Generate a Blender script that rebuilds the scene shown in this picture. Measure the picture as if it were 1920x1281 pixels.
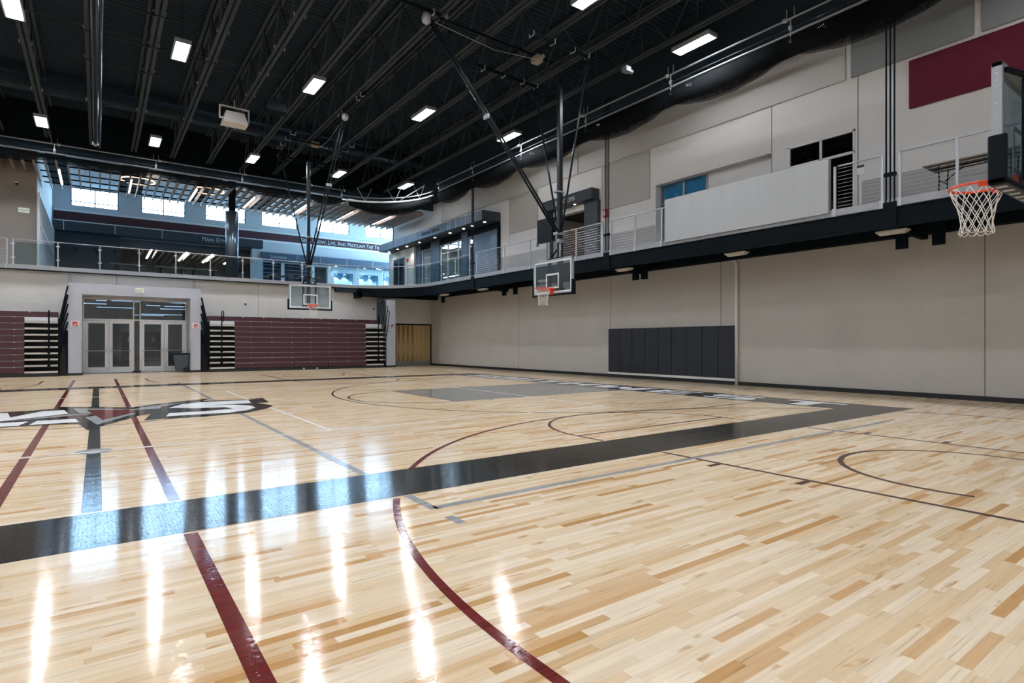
import bpy, bmesh, math, random
from mathutils import Vector, Matrix
random.seed(7)
for o in list(bpy.data.objects): bpy.data.objects.remove(o)
SC = bpy.context.scene
COL = SC.collection
PI = math.pi

# ---------------------------------------------------------------- camera
cam = bpy.data.cameras.new('camera'); camo = bpy.data.objects.new('camera', cam); COL.objects.link(camo)
cam.sensor_width = 36.0; cam.lens = 36.0*1070/1920; cam.shift_y = 3.3/1920
camo.location = (0, 0, 1.368); camo.rotation_euler = (math.radians(90), 0, math.radians(-35.98))
cam.clip_start = 0.05; cam.clip_end = 300
SC.camera = camo
SC.view_settings.view_transform = 'Standard'; SC.view_settings.look = 'None'
SC.view_settings.gamma = 1.0; SC.view_settings.use_curve_mapping = False
SC.view_settings.exposure = 0.0

LAMP = 130.0      # high-bay lens emission
SKY = 46.0        # daylight outside the clerestory windows

# ---------------------------------------------------------------- world
w = bpy.data.worlds.new('world'); SC.world = w; w.use_nodes = True
nt = w.node_tree; bg = nt.nodes['Background']
tc = nt.nodes.new('ShaderNodeTexCoord'); sx = nt.nodes.new('ShaderNodeSeparateXYZ')
rp = nt.nodes.new('ShaderNodeValToRGB'); mr = nt.nodes.new('ShaderNodeMapRange')
mr.inputs[1].default_value = -0.1; mr.inputs[2].default_value = 0.8
rp.color_ramp.elements[0].color = (0.66, 0.84, 1.0, 1); rp.color_ramp.elements[1].color = (0.34, 0.60, 1.0, 1)
nt.links.new(tc.outputs['Generated'], sx.inputs[0]); nt.links.new(sx.outputs['Z'], mr.inputs[0])
nt.links.new(mr.outputs[0], rp.inputs[0]); nt.links.new(rp.outputs[0], bg.inputs[0])
bg.inputs[1].default_value = SKY

# ---------------------------------------------------------------- materials
def lin(h):
    h = h.lstrip('#'); r = []
    for i in (0, 2, 4):
        c = int(h[i:i+2], 16)/255.0
        r.append(c/12.92 if c <= 0.04045 else ((c+0.055)/1.055)**2.4)
    return (r[0], r[1], r[2], 1)
M = {}
def mat(name, col, rough=0.5, metal=0.0, noise=0.0, nscale=8.0, coat=0.0, bump=0.0, bscale=60.0, stretch=None, spec=0.5, croug=0.05):
    m = bpy.data.materials.new(name); m.use_nodes = True; n = m.node_tree; b = n.nodes['Principled BSDF']
    b.inputs['Base Color'].default_value = lin(col); b.inputs['Roughness'].default_value = rough
    b.inputs['Metallic'].default_value = metal; b.inputs['Specular IOR Level'].default_value = spec
    if coat: b.inputs['Coat Weight'].default_value = coat; b.inputs['Coat Roughness'].default_value = croug
    if noise or bump:
        t = n.nodes.new('ShaderNodeTexCoord'); mp = n.nodes.new('ShaderNodeMapping')
        n.links.new(t.outputs['Object'], mp.inputs[0])
        if stretch: mp.inputs['Scale'].default_value = stretch
    if noise:
        z = n.nodes.new('ShaderNodeTexNoise'); z.inputs['Scale'].default_value = nscale; z.inputs['Detail'].default_value = 5
        n.links.new(mp.outputs[0], z.inputs[0])
        h = n.nodes.new('ShaderNodeHueSaturation'); h.inputs['Color'].default_value = lin(col)
        a = n.nodes.new('ShaderNodeMapRange'); a.inputs[1].default_value = .3; a.inputs[2].default_value = .7
        a.inputs[3].default_value = 1-noise; a.inputs[4].default_value = 1+noise
        n.links.new(z.outputs[0], a.inputs[0]); n.links.new(a.outputs[0], h.inputs['Value'])
        n.links.new(h.outputs[0], b.inputs['Base Color'])
    if bump:
        z2 = n.nodes.new('ShaderNodeTexNoise'); z2.inputs['Scale'].default_value = bscale
        bp = n.nodes.new('ShaderNodeBump'); bp.inputs['Strength'].default_value = bump; bp.inputs['Distance'].default_value = .01
        n.links.new(mp.outputs[0], z2.inputs[0]); n.links.new(z2.outputs[0], bp.inputs['Height'])
        n.links.new(bp.outputs[0], b.inputs['Normal'])
    M[name] = m; return m
def emit(name, col, s):
    m = bpy.data.materials.new(name); m.use_nodes = True; n = m.node_tree
    b = n.nodes['Principled BSDF']; b.inputs['Base Color'].default_value = lin(col)
    b.inputs['Emission Color'].default_value = lin(col); b.inputs['Emission Strength'].default_value = s
    M[name] = m; return m
def glass(name, tint, refl=0.06, rough=0.0, opacity=0.0, ocol='#ffffff'):
    m = bpy.data.materials.new(name); m.use_nodes = True; n = m.node_tree; n.nodes.clear()
    out = n.nodes.new('ShaderNodeOutputMaterial'); tr = n.nodes.new('ShaderNodeBsdfTransparent')
    gl = n.nodes.new('ShaderNodeBsdfGlossy'); mx = n.nodes.new('ShaderNodeMixShader'); lw = n.nodes.new('ShaderNodeLayerWeight'); lw.inputs[0].default_value = .5
    pw_ = n.nodes.new('ShaderNodeMath'); pw_.operation = 'POWER'; pw_.inputs[1].default_value = 5.0; n.links.new(lw.outputs['Facing'], pw_.inputs[0])
    tr.inputs[0].default_value = lin(tint); gl.inputs['Roughness'].default_value = rough
    ad = n.nodes.new('ShaderNodeMath'); ad.operation = 'ADD'; ad.inputs[1].default_value = refl; ad.use_clamp = True
    n.links.new(pw_.outputs[0], ad.inputs[0]); n.links.new(ad.outputs[0], mx.inputs[0])
    n.links.new(tr.outputs[0], mx.inputs[1]); n.links.new(gl.outputs[0], mx.inputs[2])
    last = mx
    if opacity:
        df = n.nodes.new('ShaderNodeBsdfDiffuse'); df.inputs[0].default_value = lin(ocol)
        m2 = n.nodes.new('ShaderNodeMixShader'); m2.inputs[0].default_value = opacity
        n.links.new(mx.outputs[0], m2.inputs[1]); n.links.new(df.outputs[0], m2.inputs[2]); last = m2
    n.links.new(last.outputs[0], out.inputs[0]); M[name] = m; return m

mat('black_paint', '#10161a', .7, spec=.08); mat('black_steel', '#0e151a', .55, .0, spec=.06)
mat('deck_black', '#27323a', .9, noise=.15, spec=.1); mat('joist_grey', '#363d42', .7, spec=.2)
mat('dark_pipe', '#10181e', .28, .0, spec=.25); mat('chrome', '#c8ccd0', .28, .9)
mat('dull_steel', '#8e9296', .45, .6); mat('rail_grey', '#a9adb2', .42, .35)
mat('kerb_grey', '#94979a', .5, .2, noise=.06); mat('cable', '#c9cbcc', .35, .6)
mat('wall_beige', '#cdcac4', .85, noise=.035, nscale=1.2, bump=.15, bscale=40)
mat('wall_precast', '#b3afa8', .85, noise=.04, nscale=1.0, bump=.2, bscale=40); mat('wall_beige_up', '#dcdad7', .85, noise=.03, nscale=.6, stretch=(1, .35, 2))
mat('wainscot', '#a5a3a2', .8, noise=.02); mat('wall_taupe', '#8f8781', .85, noise=.02)
mat('panel_tan', '#b3b1ad', .95, noise=.03, nscale=150); mat('panel_grey', '#84888a', .97, noise=.1, nscale=120)
mat('panel_maroon', '#5f0a28', .8, noise=.05); mat('pale_wall', '#b9c4cb', .85)
mat('pale_trim', '#d5dce0', .6); mat('portal_grey', '#b4b8c2', .6, noise=.02, nscale=3)
mat('sill_black', '#101417', .5); mat('precast_joint', '#6f6b65', .9)
mat('seat_maroon', '#452028', .5, noise=.06, nscale=3); mat('tread_white', '#c9c6bd', .6); mat('gap_black', '#0c0e10', .8)
mat('mat_navy', '#151d26', .45, noise=.06, nscale=3); mat('white_metal', '#dcdcd8', .45)
mat('door_alu', '#dcdee0', .45, .0); mat('orange', '#e2431c', .35, coat=.5); mat('cord', '#e9e6df', .7)
mat('pad_black', '#0b141b', .35, spec=.12); mat('board_steel', '#9fa3a6', .4, .5); mat('board_white', '#e9ecec', .5)
mat('red', '#c1272b', .5); mat('exit_green', '#c9e2cf', .5); mat('letter_silver', '#c5ccd0', .5, .2)
mat('bin_grey', '#3f4b52', .55); mat('rubber', '#15171a', .7); mat('dark_wood', '#333a40', .5, noise=.25, nscale=6, stretch=(1, .2, 8))
mat('dark_wood_blue', '#3c4f63', .5, noise=.12, nscale=4, stretch=(4, 4, .4)); mat('wood_lt', '#c09a63', .5, noise=.12, nscale=3, stretch=(6, 6, .6), coat=.2)
mat('slat_brown', '#a08670', .6, noise=.12, nscale=4); mat('cloud_white', '#e4eaec', .8); mat('column_clad', '#55606a', .3, .7)
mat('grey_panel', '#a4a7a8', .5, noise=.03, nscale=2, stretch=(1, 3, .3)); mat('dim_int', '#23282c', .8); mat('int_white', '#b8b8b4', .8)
mat('table_top', '#8a8278', .6); mat('fixture_grey', '#b9b5ae', .5); mat('paper', '#ececea', .7); mat('carpet', '#4a4d50', .95, noise=.1, nscale=30)
mat('speaker_white', '#cfcdc8', .5); mat('lobby_ceiling', '#202629', .9); mat('sign_dark', '#2e3a42', .6, noise=.12, nscale=3, stretch=(.3, 1, 5))
mat('band_maroon', '#45242c', .7); mat('niche_blue', '#9cc3d8', .7); mat('teal_backing', '#86bdd6', .7); mat('navy_flag', '#26405e', .6); mat('tan_paint', '#8f8474', .7); mat('sign_text', '#b9cdd8', .4)
emit('lamp_lens', '#f3f7ff', LAMP); emit('glow_strip', '#eaf2ff', 14.0); emit('warm_light', '#ffc890', 5.0)
emit('downlight', '#fff4e0', 14.0); emit('troffer', '#f4f8ff', 16.0); emit('gym_light', '#f2f6ff', 55.0); emit('vest_glow', '#f2f6ff', 7.0); emit('exit_face', '#c3d6c6', .35); emit('niche_light', '#d8ecff', 12.0)
glass('glass', '#e4eef2', .05); glass('glass_dark', '#8b9ba6', .10); glass('glass_board', '#dfeaee', .08, 0, .04, '#d8e8f0')
glass('glass_rail', '#dfeaec', .04); glass('glass_blue', '#d2e8f2', .10)

TILT, CUP, WAVE = .010, .014, .24
def mat_floor(name, paint=None):
    """maple strip flooring running along X; the painted areas let the grain through a little"""
    m = bpy.data.materials.new(name); m.use_nodes = True; n = m.node_tree; b = n.nodes['Principled BSDF']; L = n.links
    def nd(t, **k):
        x = n.nodes.new(t)
        for a, v in k.items(): setattr(x, a, v)
        return x
    def mth(op, a, bb=None):
        x = nd('ShaderNodeMath', operation=op)
        for i, v in enumerate((a, bb)):
            if v is None: continue
            if isinstance(v, (int, float)): x.inputs[i].default_value = v
            else: L.new(v, x.inputs[i])
        return x.outputs[0]
    g = nd('ShaderNodeNewGeometry'); s = nd('ShaderNodeSeparateXYZ'); L.new(g.outputs['Position'], s.inputs[0])
    X, Y = s.outputs['X'], s.outputs['Y']
    row = mth('FLOOR', mth('DIVIDE', Y, .0572))
    wn = nd('ShaderNodeTexWhiteNoise', noise_dimensions='1D'); L.new(row, wn.inputs['W'])
    xs = mth('ADD', X, mth('MULTIPLY', wn.outputs['Value'], 37.0))
    wl_ = nd('ShaderNodeTexWhiteNoise', noise_dimensions='1D'); L.new(mth('ADD', row, 91.3), wl_.inputs['W']); blen = mth('ADD', .38, mth('MULTIPLY', wl_.outputs['Value'], .75))
    cell = mth('FLOOR', mth('DIVIDE', xs, blen))
    cmb = nd('ShaderNodeCombineXYZ'); L.new(cell, cmb.inputs[0]); L.new(row, cmb.inputs[1])
    w2 = nd('ShaderNodeTexWhiteNoise', noise_dimensions='2D'); L.new(cmb.outputs[0], w2.inputs['Vector'])
    cr = nd('ShaderNodeValToRGB'); e = cr.color_ramp.elements
    e[0].position = 0; e[0].color = lin('#eddcc4'); e[1].position = 1; e[1].color = lin('#bd9465')
    for p, c in ((.3, '#e8d4b7'), (.6, '#e3cbab'), (.85, '#dbbf9b'), (.95, '#d3ae85'), (.985, '#c79c6d')):
        q = cr.color_ramp.elements.new(p); q.color = lin(c)
    L.new(w2.outputs['Value'], cr.inputs[0])
    # grain: noise stretched along the board, different per board
    v = nd('ShaderNodeCombineXYZ'); L.new(mth('MULTIPLY', X, .9), v.inputs[0]); L.new(mth('MULTIPLY', Y, 22), v.inputs[1])
    L.new(mth('MULTIPLY', w2.outputs['Value'], 40), v.inputs[2])
    nz = nd('ShaderNodeTexNoise'); nz.inputs['Scale'].default_value = 2.2; nz.inputs['Detail'].default_value = 6; L.new(v.outputs[0], nz.inputs[0])
    r2 = nd('ShaderNodeMapRange'); r2.inputs[1].default_value = .34; r2.inputs[2].default_value = .66; r2.inputs[3].default_value = .93; r2.inputs[4].default_value = 1.05
    L.new(nz.outputs[0], r2.inputs[0])
    # mineral streaks
    v3 = nd('ShaderNodeCombineXYZ'); L.new(mth('MULTIPLY', X, 1.3), v3.inputs[0]); L.new(mth('MULTIPLY', Y, 42), v3.inputs[1])
    L.new(mth('MULTIPLY', w2.outputs['Value'], 93), v3.inputs[2])
    n3 = nd('ShaderNodeTexNoise'); n3.inputs['Scale'].default_value = 1.3; n3.inputs['Detail'].default_value = 3; L.new(v3.outputs[0], n3.inputs[0])
    r3 = nd('ShaderNodeMapRange'); r3.inputs[1].default_value = .63; r3.inputs[2].default_value = .75; r3.inputs[3].default_value = 1; r3.inputs[4].default_value = .62
    L.new(n3.outputs[0], r3.inputs[0])
    # seams
    fr = mth('FRACT', mth('DIVIDE', Y, .0572)); fx = mth('FRACT', mth('DIVIDE', xs, blen))
    seam = mth('MINIMUM', mth('MINIMUM', fr, mth('SUBTRACT', 1.0, fr)), mth('MULTIPLY', mth('MINIMUM', fx, mth('SUBTRACT', 1.0, fx)), 11))
    r4 = nd('ShaderNodeMapRange'); r4.inputs[1].default_value = 0; r4.inputs[2].default_value = .03; r4.inputs[3].default_value = .86; r4.inputs[4].default_value = 1
    L.new(seam, r4.inputs[0])
    # broad variation between batches of boards
    val = mth('MULTIPLY', mth('MULTIPLY', r2.outputs[0], r3.outputs[0]), r4.outputs[0])
    hs = nd('ShaderNodeHueSaturation'); L.new(cr.outputs[0], hs.inputs['Color']); L.new(val, hs.inputs['Value'])
    hs.inputs['Saturation'].default_value = FLOOR_SAT
    # heartwood patches that cover part of a board
    v6 = nd('ShaderNodeCombineXYZ'); L.new(mth('MULTIPLY', X, 2.6), v6.inputs[0]); L.new(mth('MULTIPLY', Y, 9), v6.inputs[1]); L.new(mth('MULTIPLY', w2.outputs['Value'], 211), v6.inputs[2])
    n6 = nd('ShaderNodeTexNoise'); n6.inputs['Scale'].default_value = 1.0; n6.inputs['Detail'].default_value = 3; L.new(v6.outputs[0], n6.inputs[0])
    r6 = nd('ShaderNodeMapRange'); r6.inputs[1].default_value = .64; r6.inputs[2].default_value = .72; r6.inputs[3].default_value = 0; r6.inputs[4].default_value = .75; L.new(n6.outputs[0], r6.inputs[0])
    hx = nd('ShaderNodeMix', data_type='RGBA'); L.new(r6.outputs[0], hx.inputs[0]); L.new(hs.outputs[0], hx.inputs[6]); hx.inputs[7].default_value = lin('#bd8c50')
    colout = hx.outputs[2]
    if paint:
        mx = nd('ShaderNodeMix', data_type='RGBA'); mx.inputs[0].default_value = .97
        hp = nd('ShaderNodeHueSaturation'); hp.inputs['Color'].default_value = lin(paint)
        r5 = nd('ShaderNodeMapRange'); r5.inputs[1].default_value = .3; r5.inputs[2].default_value = .7; r5.inputs[3].default_value = .62; r5.inputs[4].default_value = 1.45; L.new(nz.outputs[0], r5.inputs[0])
        L.new(r5.outputs[0], hp.inputs['Value']); L.new(hs.outputs[0], mx.inputs[6]); L.new(hp.outputs[0], mx.inputs[7]); colout = mx.outputs[2]
    L.new(colout, b.inputs['Base Color'])
    b.inputs['Roughness'].default_value = .5; b.inputs['Specular IOR Level'].default_value = .0
    b.inputs['Coat Weight'].default_value = .75; b.inputs['Coat IOR'].default_value = 1.55
    # sealed surface: gloss varies slightly from board to board, boards cup a little
    rr = nd('ShaderNodeMapRange'); rr.inputs[3].default_value = .075; rr.inputs[4].default_value = .10; L.new(w2.outputs['Value'], rr.inputs[0])
    L.new(rr.outputs[0], b.inputs['Coat Roughness'])
    # every strip sits a hair out of level and cups a little across its width
    w3 = nd('ShaderNodeTexWhiteNoise', noise_dimensions='3D'); L.new(cmb.outputs[0], w3.inputs['Vector'])
    ty = mth('ADD', mth('MULTIPLY', mth('SUBTRACT', w3.outputs['Value'], .5), TILT), mth('MULTIPLY', mth('SUBTRACT', fr, .5), CUP))
    fn = nd('ShaderNodeTexNoise'); fn.inputs['Scale'].default_value = 1.0; fn.inputs['Detail'].default_value = 2
    v5 = nd('ShaderNodeCombineXYZ'); L.new(mth('MULTIPLY', X, 40), v5.inputs[0]); L.new(mth('MULTIPLY', Y, 420), v5.inputs[1]); L.new(v5.outputs[0], fn.inputs[0])
    ty = mth('ADD', ty, mth('MULTIPLY', mth('SUBTRACT', fn.outputs[0], .5), WAVE))
    nv = nd('ShaderNodeCombineXYZ'); L.new(mth('MULTIPLY', ty, .12), nv.inputs[0]); L.new(ty, nv.inputs[1]); nv.inputs[2].default_value = 1
    nn = nd('ShaderNodeVectorMath', operation='NORMALIZE'); L.new(nv.outputs[0], nn.inputs[0]); L.new(nn.outputs[0], b.inputs['Coat Normal'])
    M[name] = m; return m
FLOOR_SAT = 1.07
mat_floor('maple'); mat_floor('paint_dark', '#181d20'); mat_floor('paint_grey', '#8b8b86'); mat_floor('paint_maroon', '#64191d')
mat_floor('paint_white', '#f0f3f3'); mat_floor('paint_lgrey', '#999a9a'); mat_floor('paint_black', '#0b0e11'); mat_floor('paint_brown', '#4b2a28')

def mat_net():
    m = bpy.data.materials.new('net_black'); m.use_nodes = True; n = m.node_tree; n.nodes.clear(); L = n.links
    out = n.nodes.new('ShaderNodeOutputMaterial'); tr = n.nodes.new('ShaderNodeBsdfTransparent'); df = n.nodes.new('ShaderNodeBsdfPrincipled')
    df.inputs['Base Color'].default_value = lin('#0d1012'); df.inputs['Roughness'].default_value = .9; df.inputs['Specular IOR Level'].default_value = .1
    uv = n.nodes.new('ShaderNodeUVMap'); s = n.nodes.new('ShaderNodeSeparateXYZ'); L.new(uv.outputs[0], s.inputs[0])
    def mth(op, a, b):
        x = n.nodes.new('ShaderNodeMath'); x.operation = op
        for i, v in enumerate((a, b)):
            if isinstance(v, (int, float)): x.inputs[i].default_value = v
            else: L.new(v, x.inputs[i])
        return x.outputs[0]
    def strand(c):
        f = mth('FRACT', mth('DIVIDE', c, .045), 0); return mth('LESS_THAN', f, .30)
    a = strand(mth('ADD', s.outputs[0], s.outputs[1])); b = strand(mth('SUBTRACT', s.outputs[0], s.outputs[1]))
    mx = n.nodes.new('ShaderNodeMixShader'); L.new(mth('MAXIMUM', a, b), mx.inputs[0]); L.new(tr.outputs[0], mx.inputs[1]); L.new(df.outputs[0], mx.inputs[2])
    L.new(mx.outputs[0], out.inputs[0]); M['net_black'] = m
mat_net()

# ---------------------------------------------------------------- mesh builder
ORG = {}
class MB:
    def __init__(s): s.bm = bmesh.new(); s.uv = None
    def box(s, x0, x1, y0, y1, z0, z1):
        if x0 > x1: x0, x1 = x1, x0
        if y0 > y1: y0, y1 = y1, y0
        if z0 > z1: z0, z1 = z1, z0
        v = [s.bm.verts.new(p) for p in ((x0,y0,z0),(x1,y0,z0),(x1,y1,z0),(x0,y1,z0),(x0,y0,z1),(x1,y0,z1),(x1,y1,z1),(x0,y1,z1))]
        for f in ((0,3,2,1),(4,5,6,7),(0,1,5,4),(1,2,6,5),(2,3,7,6),(3,0,4,7)): s.bm.faces.new([v[i] for i in f])
        return s
    def bar(s, p, q, w_, h_):
        p, q = Vector(p), Vector(q); d = (q-p).normalized()
        up = Vector((0,0,1)) if abs(d.z) < .95 else Vector((0,1,0))
        a = d.cross(up).normalized(); b = a.cross(d).normalized()
        vs = []
        for c in (p, q):
            for i, j in ((-1,-1),(1,-1),(1,1),(-1,1)): vs.append(s.bm.verts.new(c+a*(i*w_/2)+b*(j*h_/2)))
        for f in ((0,1,2,3),(7,6,5,4),(0,4,5,1),(1,5,6,2),(2,6,7,3),(3,7,4,0)): s.bm.faces.new([vs[i] for i in f])
        return s
    def tube(s, pts, r, n=8, closed=False):
        pts = [Vector(p) for p in pts]; rings = []; N = len(pts)
        ref = None
        for i, p in enumerate(pts):
            if closed: d = (pts[(i+1) % N]-pts[i-1]).normalized()
            else: d = (pts[min(i+1, N-1)]-pts[max(i-1, 0)]).normalized()
            if ref is None:
                up = Vector((0,0,1)) if abs(d.z) < .9 else Vector((0,1,0))
                a = d.cross(up).normalized()
            else:
                a = (ref - d*ref.dot(d)).normalized()
            ref = a; b = a.cross(d)
            rr = r[i] if isinstance(r, (list, tuple)) else r
            rings.append([s.bm.verts.new(p+(a*math.cos(2*PI*k/n)+b*math.sin(2*PI*k/n))*rr) for k in range(n)])
        rg = range(N if closed else N-1)
        for i in rg:
            A, B = rings[i], rings[(i+1) % N]
            for k in range(n): s.bm.faces.new((A[k], A[(k+1) % n], B[(k+1) % n], B[k]))
        if not closed:
            s.bm.faces.new(rings[0][::-1]); s.bm.faces.new(rings[-1])
        return s
    def lathe(s, prof, c=(0,0,0), n=20):
        c = Vector(c); rings = []
        for r, z in prof: rings.append([s.bm.verts.new(c+Vector((r*math.cos(2*PI*k/n), r*math.sin(2*PI*k/n), z))) for k in range(n)])
        for A, B in zip(rings, rings[1:]):
            for k in range(n): s.bm.faces.new((A[k], A[(k+1) % n], B[(k+1) % n], B[k]))
        s.bm.faces.new(rings[0][::-1]); s.bm.faces.new(rings[-1]); return s
    def prism(s, pts, z0, z1):
        a = [s.bm.verts.new((x, y, z0)) for x, y in pts]; b = [s.bm.verts.new((x, y, z1)) for x, y in pts]
        s.bm.faces.new(a[::-1]); s.bm.faces.new(b); n = len(pts)
        for i in range(n): s.bm.faces.new((a[i], a[(i+1) % n], b[(i+1) % n], b[i]))
        return s
    def poly(s, pts):
        s.bm.faces.new([s.bm.verts.new(p) for p in pts]); return s
    def arc(s, cx, cy, r, a0, a1, wd, z0, z1, n=64):
        """flat ring sector"""
        for i in range(n):
            t0 = a0+(a1-a0)*i/n; t1 = a0+(a1-a0)*(i+1)/n
            P = [(cx+(r+e)*math.cos(t), cy+(r+e)*math.sin(t)) for t, e in ((t0,-wd/2),(t0,wd/2),(t1,wd/2),(t1,-wd/2))]
            s.poly([(x, y, z1) for x, y in P])
        return s
    def grid(s, fn, nu, nv, uvfn=None):
        uvl = s.bm.loops.layers.uv.verify()
        V = [[s.bm.verts.new(fn(i/nu, j/nv)) for j in range(nv+1)] for i in range(nu+1)]
        for i in range(nu):
            for j in range(nv):
                f = s.bm.faces.new((V[i][j], V[i+1][j], V[i+1][j+1], V[i][j+1]))
                if uvfn:
                    for lp, (a, b) in zip(f.loops, ((i,j),(i+1,j),(i+1,j+1),(i,j+1))): lp[uvl].uv = uvfn(a/nu, b/nv)
        return s
    def build(s, name, m, parent=None, smooth=False, bevel=0, origin=None, loc=None):
        bmesh.ops.recalc_face_normals(s.bm, faces=s.bm.faces)
        if parent is not None: org = ORG[parent.name]
        elif origin is not None: org = Vector(origin)
        else:
            xs = [v.co for v in s.bm.verts]
            mn = Vector([min(c[i] for c in xs) for i in range(3)]); mxx = Vector([max(c[i] for c in xs) for i in range(3)])
            org = Vector(((mn.x+mxx.x)/2, (mn.y+mxx.y)/2, mn.z))
        bmesh.ops.translate(s.bm, verts=s.bm.verts, vec=-org)
        me = bpy.data.meshes.new(name); s.bm.to_mesh(me); s.bm.free()
        if smooth:
            for p in me.polygons: p.use_smooth = True
        me.materials.append(M[m] if isinstance(m, str) else m)
        o = bpy.data.objects.new(name, me); COL.objects.link(o)
        if parent is not None: o.parent = parent; ORG[o.name] = org
        else: o.location = org; ORG[o.name] = org
        if bevel:
            md = o.modifiers.new('bevel', 'BEVEL'); md.width = bevel; md.segments = 2; md.limit_method = 'ANGLE'
        return o
def B(*a): return MB().box(*a)
def bx(name, m, parent, *a, **k): return MB().box(*a).build(name, m, parent, **k)
def tag(o, label=None, cat=None, group=None, kind=None):
    if label: o['label'] = label
    if cat: o['category'] = cat
    if group: o['group'] = group
    if kind: o['kind'] = kind
    return o
def empty(name, loc, label=None, cat=None, group=None, kind=None, rot=0):
    o = bpy.data.objects.new(name, None); COL.objects.link(o); o.location = loc; o.rotation_euler = (0, 0, rot)
    o.empty_display_size = .2; ORG[o.name] = Vector(loc); return tag(o, label, cat, group, kind)
def local_root(name, label, cat, group=None):
    """a thing modelled around the world origin and moved afterwards"""
    return empty(name, (0, 0, 0), label, cat, group)
def place(o, loc, rot=0): o.location = loc; o.rotation_euler = (0, 0, rot); return o
def copy_tree(o, parent=None):
    c = o.copy(); COL.objects.link(c)
    if parent is not None: c.parent = parent
    for ch in list(o.children): copy_tree(ch, c)
    return c
def struct(o): o['kind'] = 'structure'; return o
def text(name, s, m, parent, loc, size, facing, depth=.02, align='LEFT', sx=1.0, small=None):
    """lettering as real extruded mesh. facing: '-Y' wall seen looking +Y, '-X' wall seen looking +X, 'floor+X' painted, tops towards +X"""
    cu = bpy.data.curves.new(name, 'FONT'); cu.body = s; cu.size = size; cu.extrude = depth/2; cu.align_x = align
    if small:
        cu.small_caps_scale = small
        for i, ch in enumerate(s):
            pass
        for i, ch in enumerate(s):
            if ch.islower(): cu.body_format[i].use_small_caps = True
    t = bpy.data.objects.new(name, cu); COL.objects.link(t)
    dg = bpy.context.evaluated_depsgraph_get(); me = bpy.data.meshes.new_from_object(t.evaluated_get(dg))
    bpy.data.objects.remove(t); bpy.data.curves.remove(cu)
    R = {'-Y': Matrix(((1,0,0),(0,0,-1),(0,1,0))), '-X': Matrix(((0,0,-1),(-1,0,0),(0,1,0))), 'floor+X': Matrix(((0,1,0),(-1,0,0),(0,0,1)))}[facing].to_4x4()
    me.transform(Matrix.Diagonal((sx, 1, 1, 1))); me.transform(R)
    me.transform(Matrix.Translation(Vector(loc)-(ORG[parent.name] if parent else Vector((0,0,0)))))
    me.materials.clear(); me.materials.append(M[m])
    o = bpy.data.objects.new(name, me); COL.objects.link(o)
    if parent: o.parent = parent; ORG[o.name] = ORG[parent.name]
    return o

# ================================================================ SETTING
XW, XE, YW, YE = 16.9, 14.8, 31.9, 31.6      # right wall, balcony edge, far wall, far balcony edge
Z2 = 4.65                                     # upper floor
ZC, ZD = 10.15, 11.6                          # joist bottom, deck
XL, YN = -17.0, -5.2
YC = 13.45

fl = struct(bx('floor', 'maple', None, XL-.2, XW+.2, YN-.2, 32.35, -.2, 0, origin=(0,0,0)))
def mark(name, m, fn, layer=1, **k):
    mb = MB(); fn(mb, .0006*layer); return mb.build(name, m, fl, **k)
def rect(x0, x1, y0, y1):
    return lambda mb, z: mb.poly([(x0,y0,z),(x1,y0,z),(x1,y1,z),(x0,y1,z)])
def ring_band(mb, z):
    for a in ((-13.87,13.80,4.72,5.70),(-13.87,13.80,21.30,22.22),(12.45,13.80,5.70,21.30),(-13.87,-12.52,5.70,21.30)):
        mb.poly([(a[0],a[2],z),(a[1],a[2],z),(a[1],a[3],z),(a[0],a[3],z)])
mark('boundary_band', 'paint_dark', ring_band, 1)
for sgn in (1, -1):
    x0, x1 = (6.82, 12.45) if sgn > 0 else (-12.52, -6.89)
    mark('painted_key', 'paint_grey', rect(x0, x1, YC-1.83, YC+1.83), 1)
    cx = 10.85 if sgn > 0 else -10.92
    mark('free_throw_line', 'paint_black', rect(6.80 if sgn>0 else -6.92, 6.85 if sgn>0 else -6.87, YC-1.83, YC+1.83), 2)
    for s2 in (-1, 1):
        mark('lane_line', 'paint_grey', rect(x0, x1, YC+s2*1.83-.025, YC+s2*1.83+.025), 2)
        for q in (2.15, 2.9, 3.8, 4.7):
            xx = 12.45-q if sgn > 0 else -12.52+q
            mark('lane_mark', 'paint_dark', rect(xx-.03, xx+.03, YC+s2*1.85, YC+s2*2.02), 2)
    mark('free_throw_circle', 'paint_black', lambda mb, z: mb.arc((6.84 if sgn>0 else -6.91), YC, 1.83, PI/2 if sgn>0 else -PI/2, PI*1.5 if sgn>0 else PI/2, .05, 0, z), 2)
    mark('restricted_arc', 'paint_dark', lambda mb, z: mb.arc(cx, YC, 1.22, PI/2 if sgn>0 else -PI/2, PI*1.5 if sgn>0 else PI/2, .05, 0, z), 3)
    def tp(mb, z):
        mb.arc(cx, YC, 6.02, PI/2 if sgn>0 else -PI/2, PI*1.5 if sgn>0 else PI/2, .05, 0, z, 96)
        for s2 in (-1, 1):
            a, b_ = (cx, 12.45) if sgn > 0 else (-12.52, cx)
            mb.poly([(a, YC+s2*6.02-.025, z), (b_, YC+s2*6.02-.025, z), (b_, YC+s2*6.02+.025, z), (a, YC+s2*6.02+.025, z)])
    mark('three_point_line', 'paint_black', tp, 3)
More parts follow.
